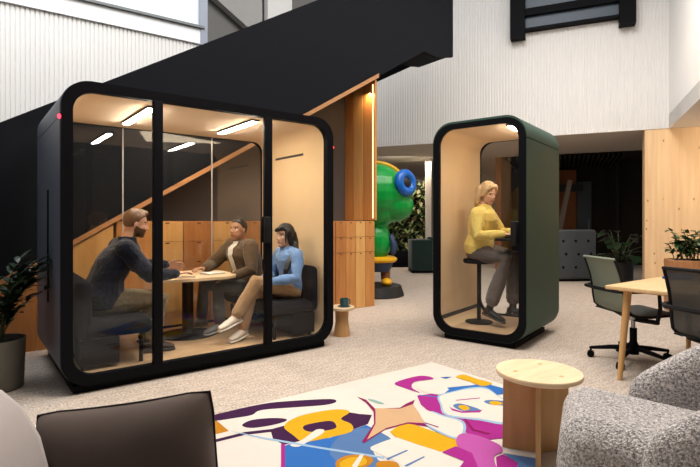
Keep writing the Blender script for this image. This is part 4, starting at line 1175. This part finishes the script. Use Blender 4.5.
# woman in blue, front right seat, legs crossed
person('woman with long black hair in blue sweater and tan trousers, legs crossed', (2.46, 4.42, FZ), PI + .06, dict(
    pelvis=(-.02, 0, .44), waist=(-.04, 0, .59), chest=(-.02, 0, .74), neck=(.0, 0, .845), head=(.04, 0, .985), face=(.97, .12, .02),
    sh_l=(0, .165, .80), sh_r=(0, -.165, .80), el_l=(.06, .24, .58), el_r=(.06, -.22, .58), wr_l=(.27, .13, .55), wr_r=(.28, .0, .57),
    hd_l=(.9, -.25, -.1), hd_r=(.9, .35, -.1), hip_l=(.0, .09, .43), hip_r=(0, -.09, .43), kn_l=(.40, .06, .55), kn_r=(.42, -.02, .43),
    an_l=(.60, .02, .235), an_r=(.50, -.02, .09), toe_l=(.74, .05, .145), toe_r=(.65, .05, .02)),
    dict(skin=(.58, .34, .235), hair=(.010, .008, .008), head=.94, girth=.90, top=('sweater', (.17, .30, .55), 1.10, -.02, .014), legs=('trousers', (.43, .265, .135), 1.06, .90, .95),
         shoe=((.72, .62, .52), (.75, .7, .62), .0), style=dict(front=.34, nape=-.65, thick=.20,
         locks=[[(-.08, .02, .02, .055), (-.095, .05, -.08, .05), (-.07, .09, -.14, .044), (-.02, .135, -.20, .040), (.05, .155, -.27, .036), (.10, .155, -.35, .030), (.12, .145, -.44, .016)],
                [(.0, .068, .05, .035), (-.015, .072, -.02, .034), (-.04, .066, -.08, .03)], [(.0, -.068, .05, .035), (-.015, -.072, -.02, .034), (-.04, -.066, -.08, .03)],
                [(.035, .068, .04, .016), (.045, .070, -.03, .010), (.04, .072, -.07, .006)],
                [(.065, .03, .085, .03), (.095, .0, .07, .022), (.085, -.04, .06, .02)]])))
# woman in the phone booth
wl = small.matrix_basis @ V3((.30, .52, FZ))
person('woman with blonde hair in yellow sweater working in the green phone booth', wl, small.rotation_euler.z + .06, dict(
    pelvis=(.0, 0, .81), waist=(.02, 0, .98), chest=(.045, 0, 1.145), neck=(.06, 0, 1.285), head=(.10, 0, 1.445), face=(.86, -.42, -.28),
    sh_l=(.05, .18, 1.215), sh_r=(.04, -.18, 1.215), el_l=(.17, .27, 1.01), el_r=(.08, -.25, .985), wr_l=(.36, .15, 1.0), wr_r=(.32, -.12, .995),
    hd_l=(.9, -.3, -.05), hd_r=(.95, .2, -.02), hip_l=(.02, .10, .79), hip_r=(.02, -.10, .79), kn_l=(.36, .15, .74), kn_r=(.34, -.13, .73),
    an_l=(.33, .15, .16), an_r=(.16, -.13, .17), toe_l=(.46, .17, .09), toe_r=(.28, -.15, .08)),
    dict(skin=(.62, .37, .27), hair=(.62, .44, .25), head=1.0, girth=1.02, top=('sweater', (.78, .60, .17), 1.16, -.03, .014), legs=('trousers', (.125, .105, .098), 1.06, .80, 1.25),
         shoe=((.006, .005, .005), (.01, .01, .01), .16), style=dict(front=.46, nape=-.8, thick=.15,
         locks=[[(-.06, .06, .03, .05), (-.05, .082, -.05, .042), (-.05, .085, -.12, .035), (-.06, .07, -.165, .02)], [(-.06, -.06, .03, .05), (-.05, -.082, -.05, .042), (-.05, -.085, -.12, .035), (-.06, -.07, -.165, .02)],
                [(-.09, 0, .0, .06), (-.10, 0, -.08, .055), (-.09, .0, -.15, .035)], [(.06, .03, .09, .03), (.04, .065, .05, .025), (.015, .08, -.02, .018)], [(.06, -.03, .09, .03), (.04, -.065, .05, .025), (.015, -.08, -.02, .018)]])))
tp = thing('laptop', 'thin dark laptop on the phone booth worktop before the woman in yellow', 'laptop', small.matrix_basis @ V3((.735, .56, 1.068)), small.rotation_euler.z)
MB().box((0, 0, .008), (.22, .30, .014), bev=.004).build('keyboard_base', M['black_soft'], tp)

# ------------------------------------------------------------------ light
w = bpy.data.worlds.new('sky'); bpy.context.scene.world = w; w.use_nodes = True
bg = w.node_tree.nodes['Background']; bg.inputs[0].default_value = (.93, .96, 1, 1); bg.inputs[1].default_value = .42
def area(name, loc, tgt, size, power, col, sy=None):
    d = bpy.data.lights.new(name, 'AREA'); d.energy = power; d.color = col; d.size = size
    if sy: d.shape = 'RECTANGLE'; d.size_y = sy
    o = bpy.data.objects.new(name, d); C.objects.link(o); o.location = loc
    o.rotation_euler = (V3(tgt) - V3(loc)).to_track_quat('-Z', 'Y').to_euler(); return o
area('skylight', (3, 2.5, 7.6), (3.4, 3.2, 0), 4, 430, (1, .97, .93))
area('upper_wall_fill', (-.5, 5.6, 6.6), (-.5, 7.1, 4.2), 2.5, 160, (.95, .98, 1))  # added light to brighten the upper left wall, no fixture there
area('warm_fill', (2.0, 1.9, 4.6), (1.7, 2.2, 0), 1.0, 85, (1, .86, .70))  # added warm light over the rug and near floor, no fixture
area('warm_fill', (6.2, 3.2, 5.2), (6.2, 3.4, 0), 1.5, 85, (1, .88, .74))  # added warm light for the floor behind the phone booth
area('soffit_fill', tuple(WB(-1.6, -1.2, 2.85)), tuple(WB(-1.0, .0, 1.2)), .4, 70, (1, .82, .62))  # added light to brighten the pine wall
area('soffit_fill', tuple(WB(5.2, 2.5, 2.85)), tuple(WB(5.2, 3.5, 0)), 1.0, 50, (1, .86, .70))  # added warm light beneath the soffit, no fixture modelled
area('soffit_fill', tuple(cam(1.2, 12.4, 2.85)), tuple(cam(1.3, 13.6, 1.0)), .8, 26, (1, .88, .72))  # added light for the far plant wall
area('soffit_fill', tuple(WB(1.8, 1.3, 2.88)), tuple(WB(1.8, 1.3, 0)), .5, 8, (1, .85, .66))  # added faint light before the dark room
area('under_stair_fill', (3.2, 5.75, 1.9), (3.2, 6.0, 0), .3, 4, (1, .7, .4))  # added warm light inside the niche, over the cabinets
area('under_stair_fill', (4.50, 5.70, 3.15), (4.57, 6.0, 1.2), .12, 3.5, (1, .66, .34))  # added light, carries the strip light's glow onto the end panel
area('under_stair_fill', (1.6, 5.52, 2.2), (1.5, 5.7, .8), .8, 12, (1, .78, .52))  # added light between booth and stair, brightens the cabinet fronts
sd = bpy.data.lights.new('cabinet_fill_spot', 'SPOT'); sd.energy = 160; sd.color = (1, .80, .56); sd.spot_size = math.radians(34); sd.spot_blend = .7; sd.shadow_soft_size = .08
so = bpy.data.objects.new('cabinet_fill_spot', sd); C.objects.link(so); so.location = (4.6, 4.1, 4.6); so.rotation_euler = (V3((4.1, 5.6, .6)) - V3((4.6, 4.1, 4.6))).to_track_quat('-Z', 'Y').to_euler()  # added spot that brightens the cabinet fronts right of the meeting booth

# ------------------------------------------------------------------ camera and view
cd = bpy.data.cameras.new('camera'); co = bpy.data.objects.new('camera', cd); C.objects.link(co)
co.location = (0, 0, EYE); co.rotation_euler = (PI / 2, 0, -YAW)
cd.sensor_fit = 'HORIZONTAL'; cd.sensor_width = 36; cd.lens = F / 700 * 36; cd.shift_y = -(233.5 - HY) / 700
cd.clip_start = .05; cd.clip_end = 100
sc_ = bpy.context.scene; sc_.camera = co
sc_.view_settings.view_transform = 'Standard'; sc_.view_settings.look = 'None'
sc_.view_settings.exposure = 0.12; sc_.view_settings.gamma = 1.0; sc_.view_settings.use_curve_mapping = False
sc_.cycles.use_denoising = True
sc_.cycles.max_bounces = 10; sc_.cycles.transparent_max_bounces = 24; sc_.cycles.sample_clamp_indirect = 6
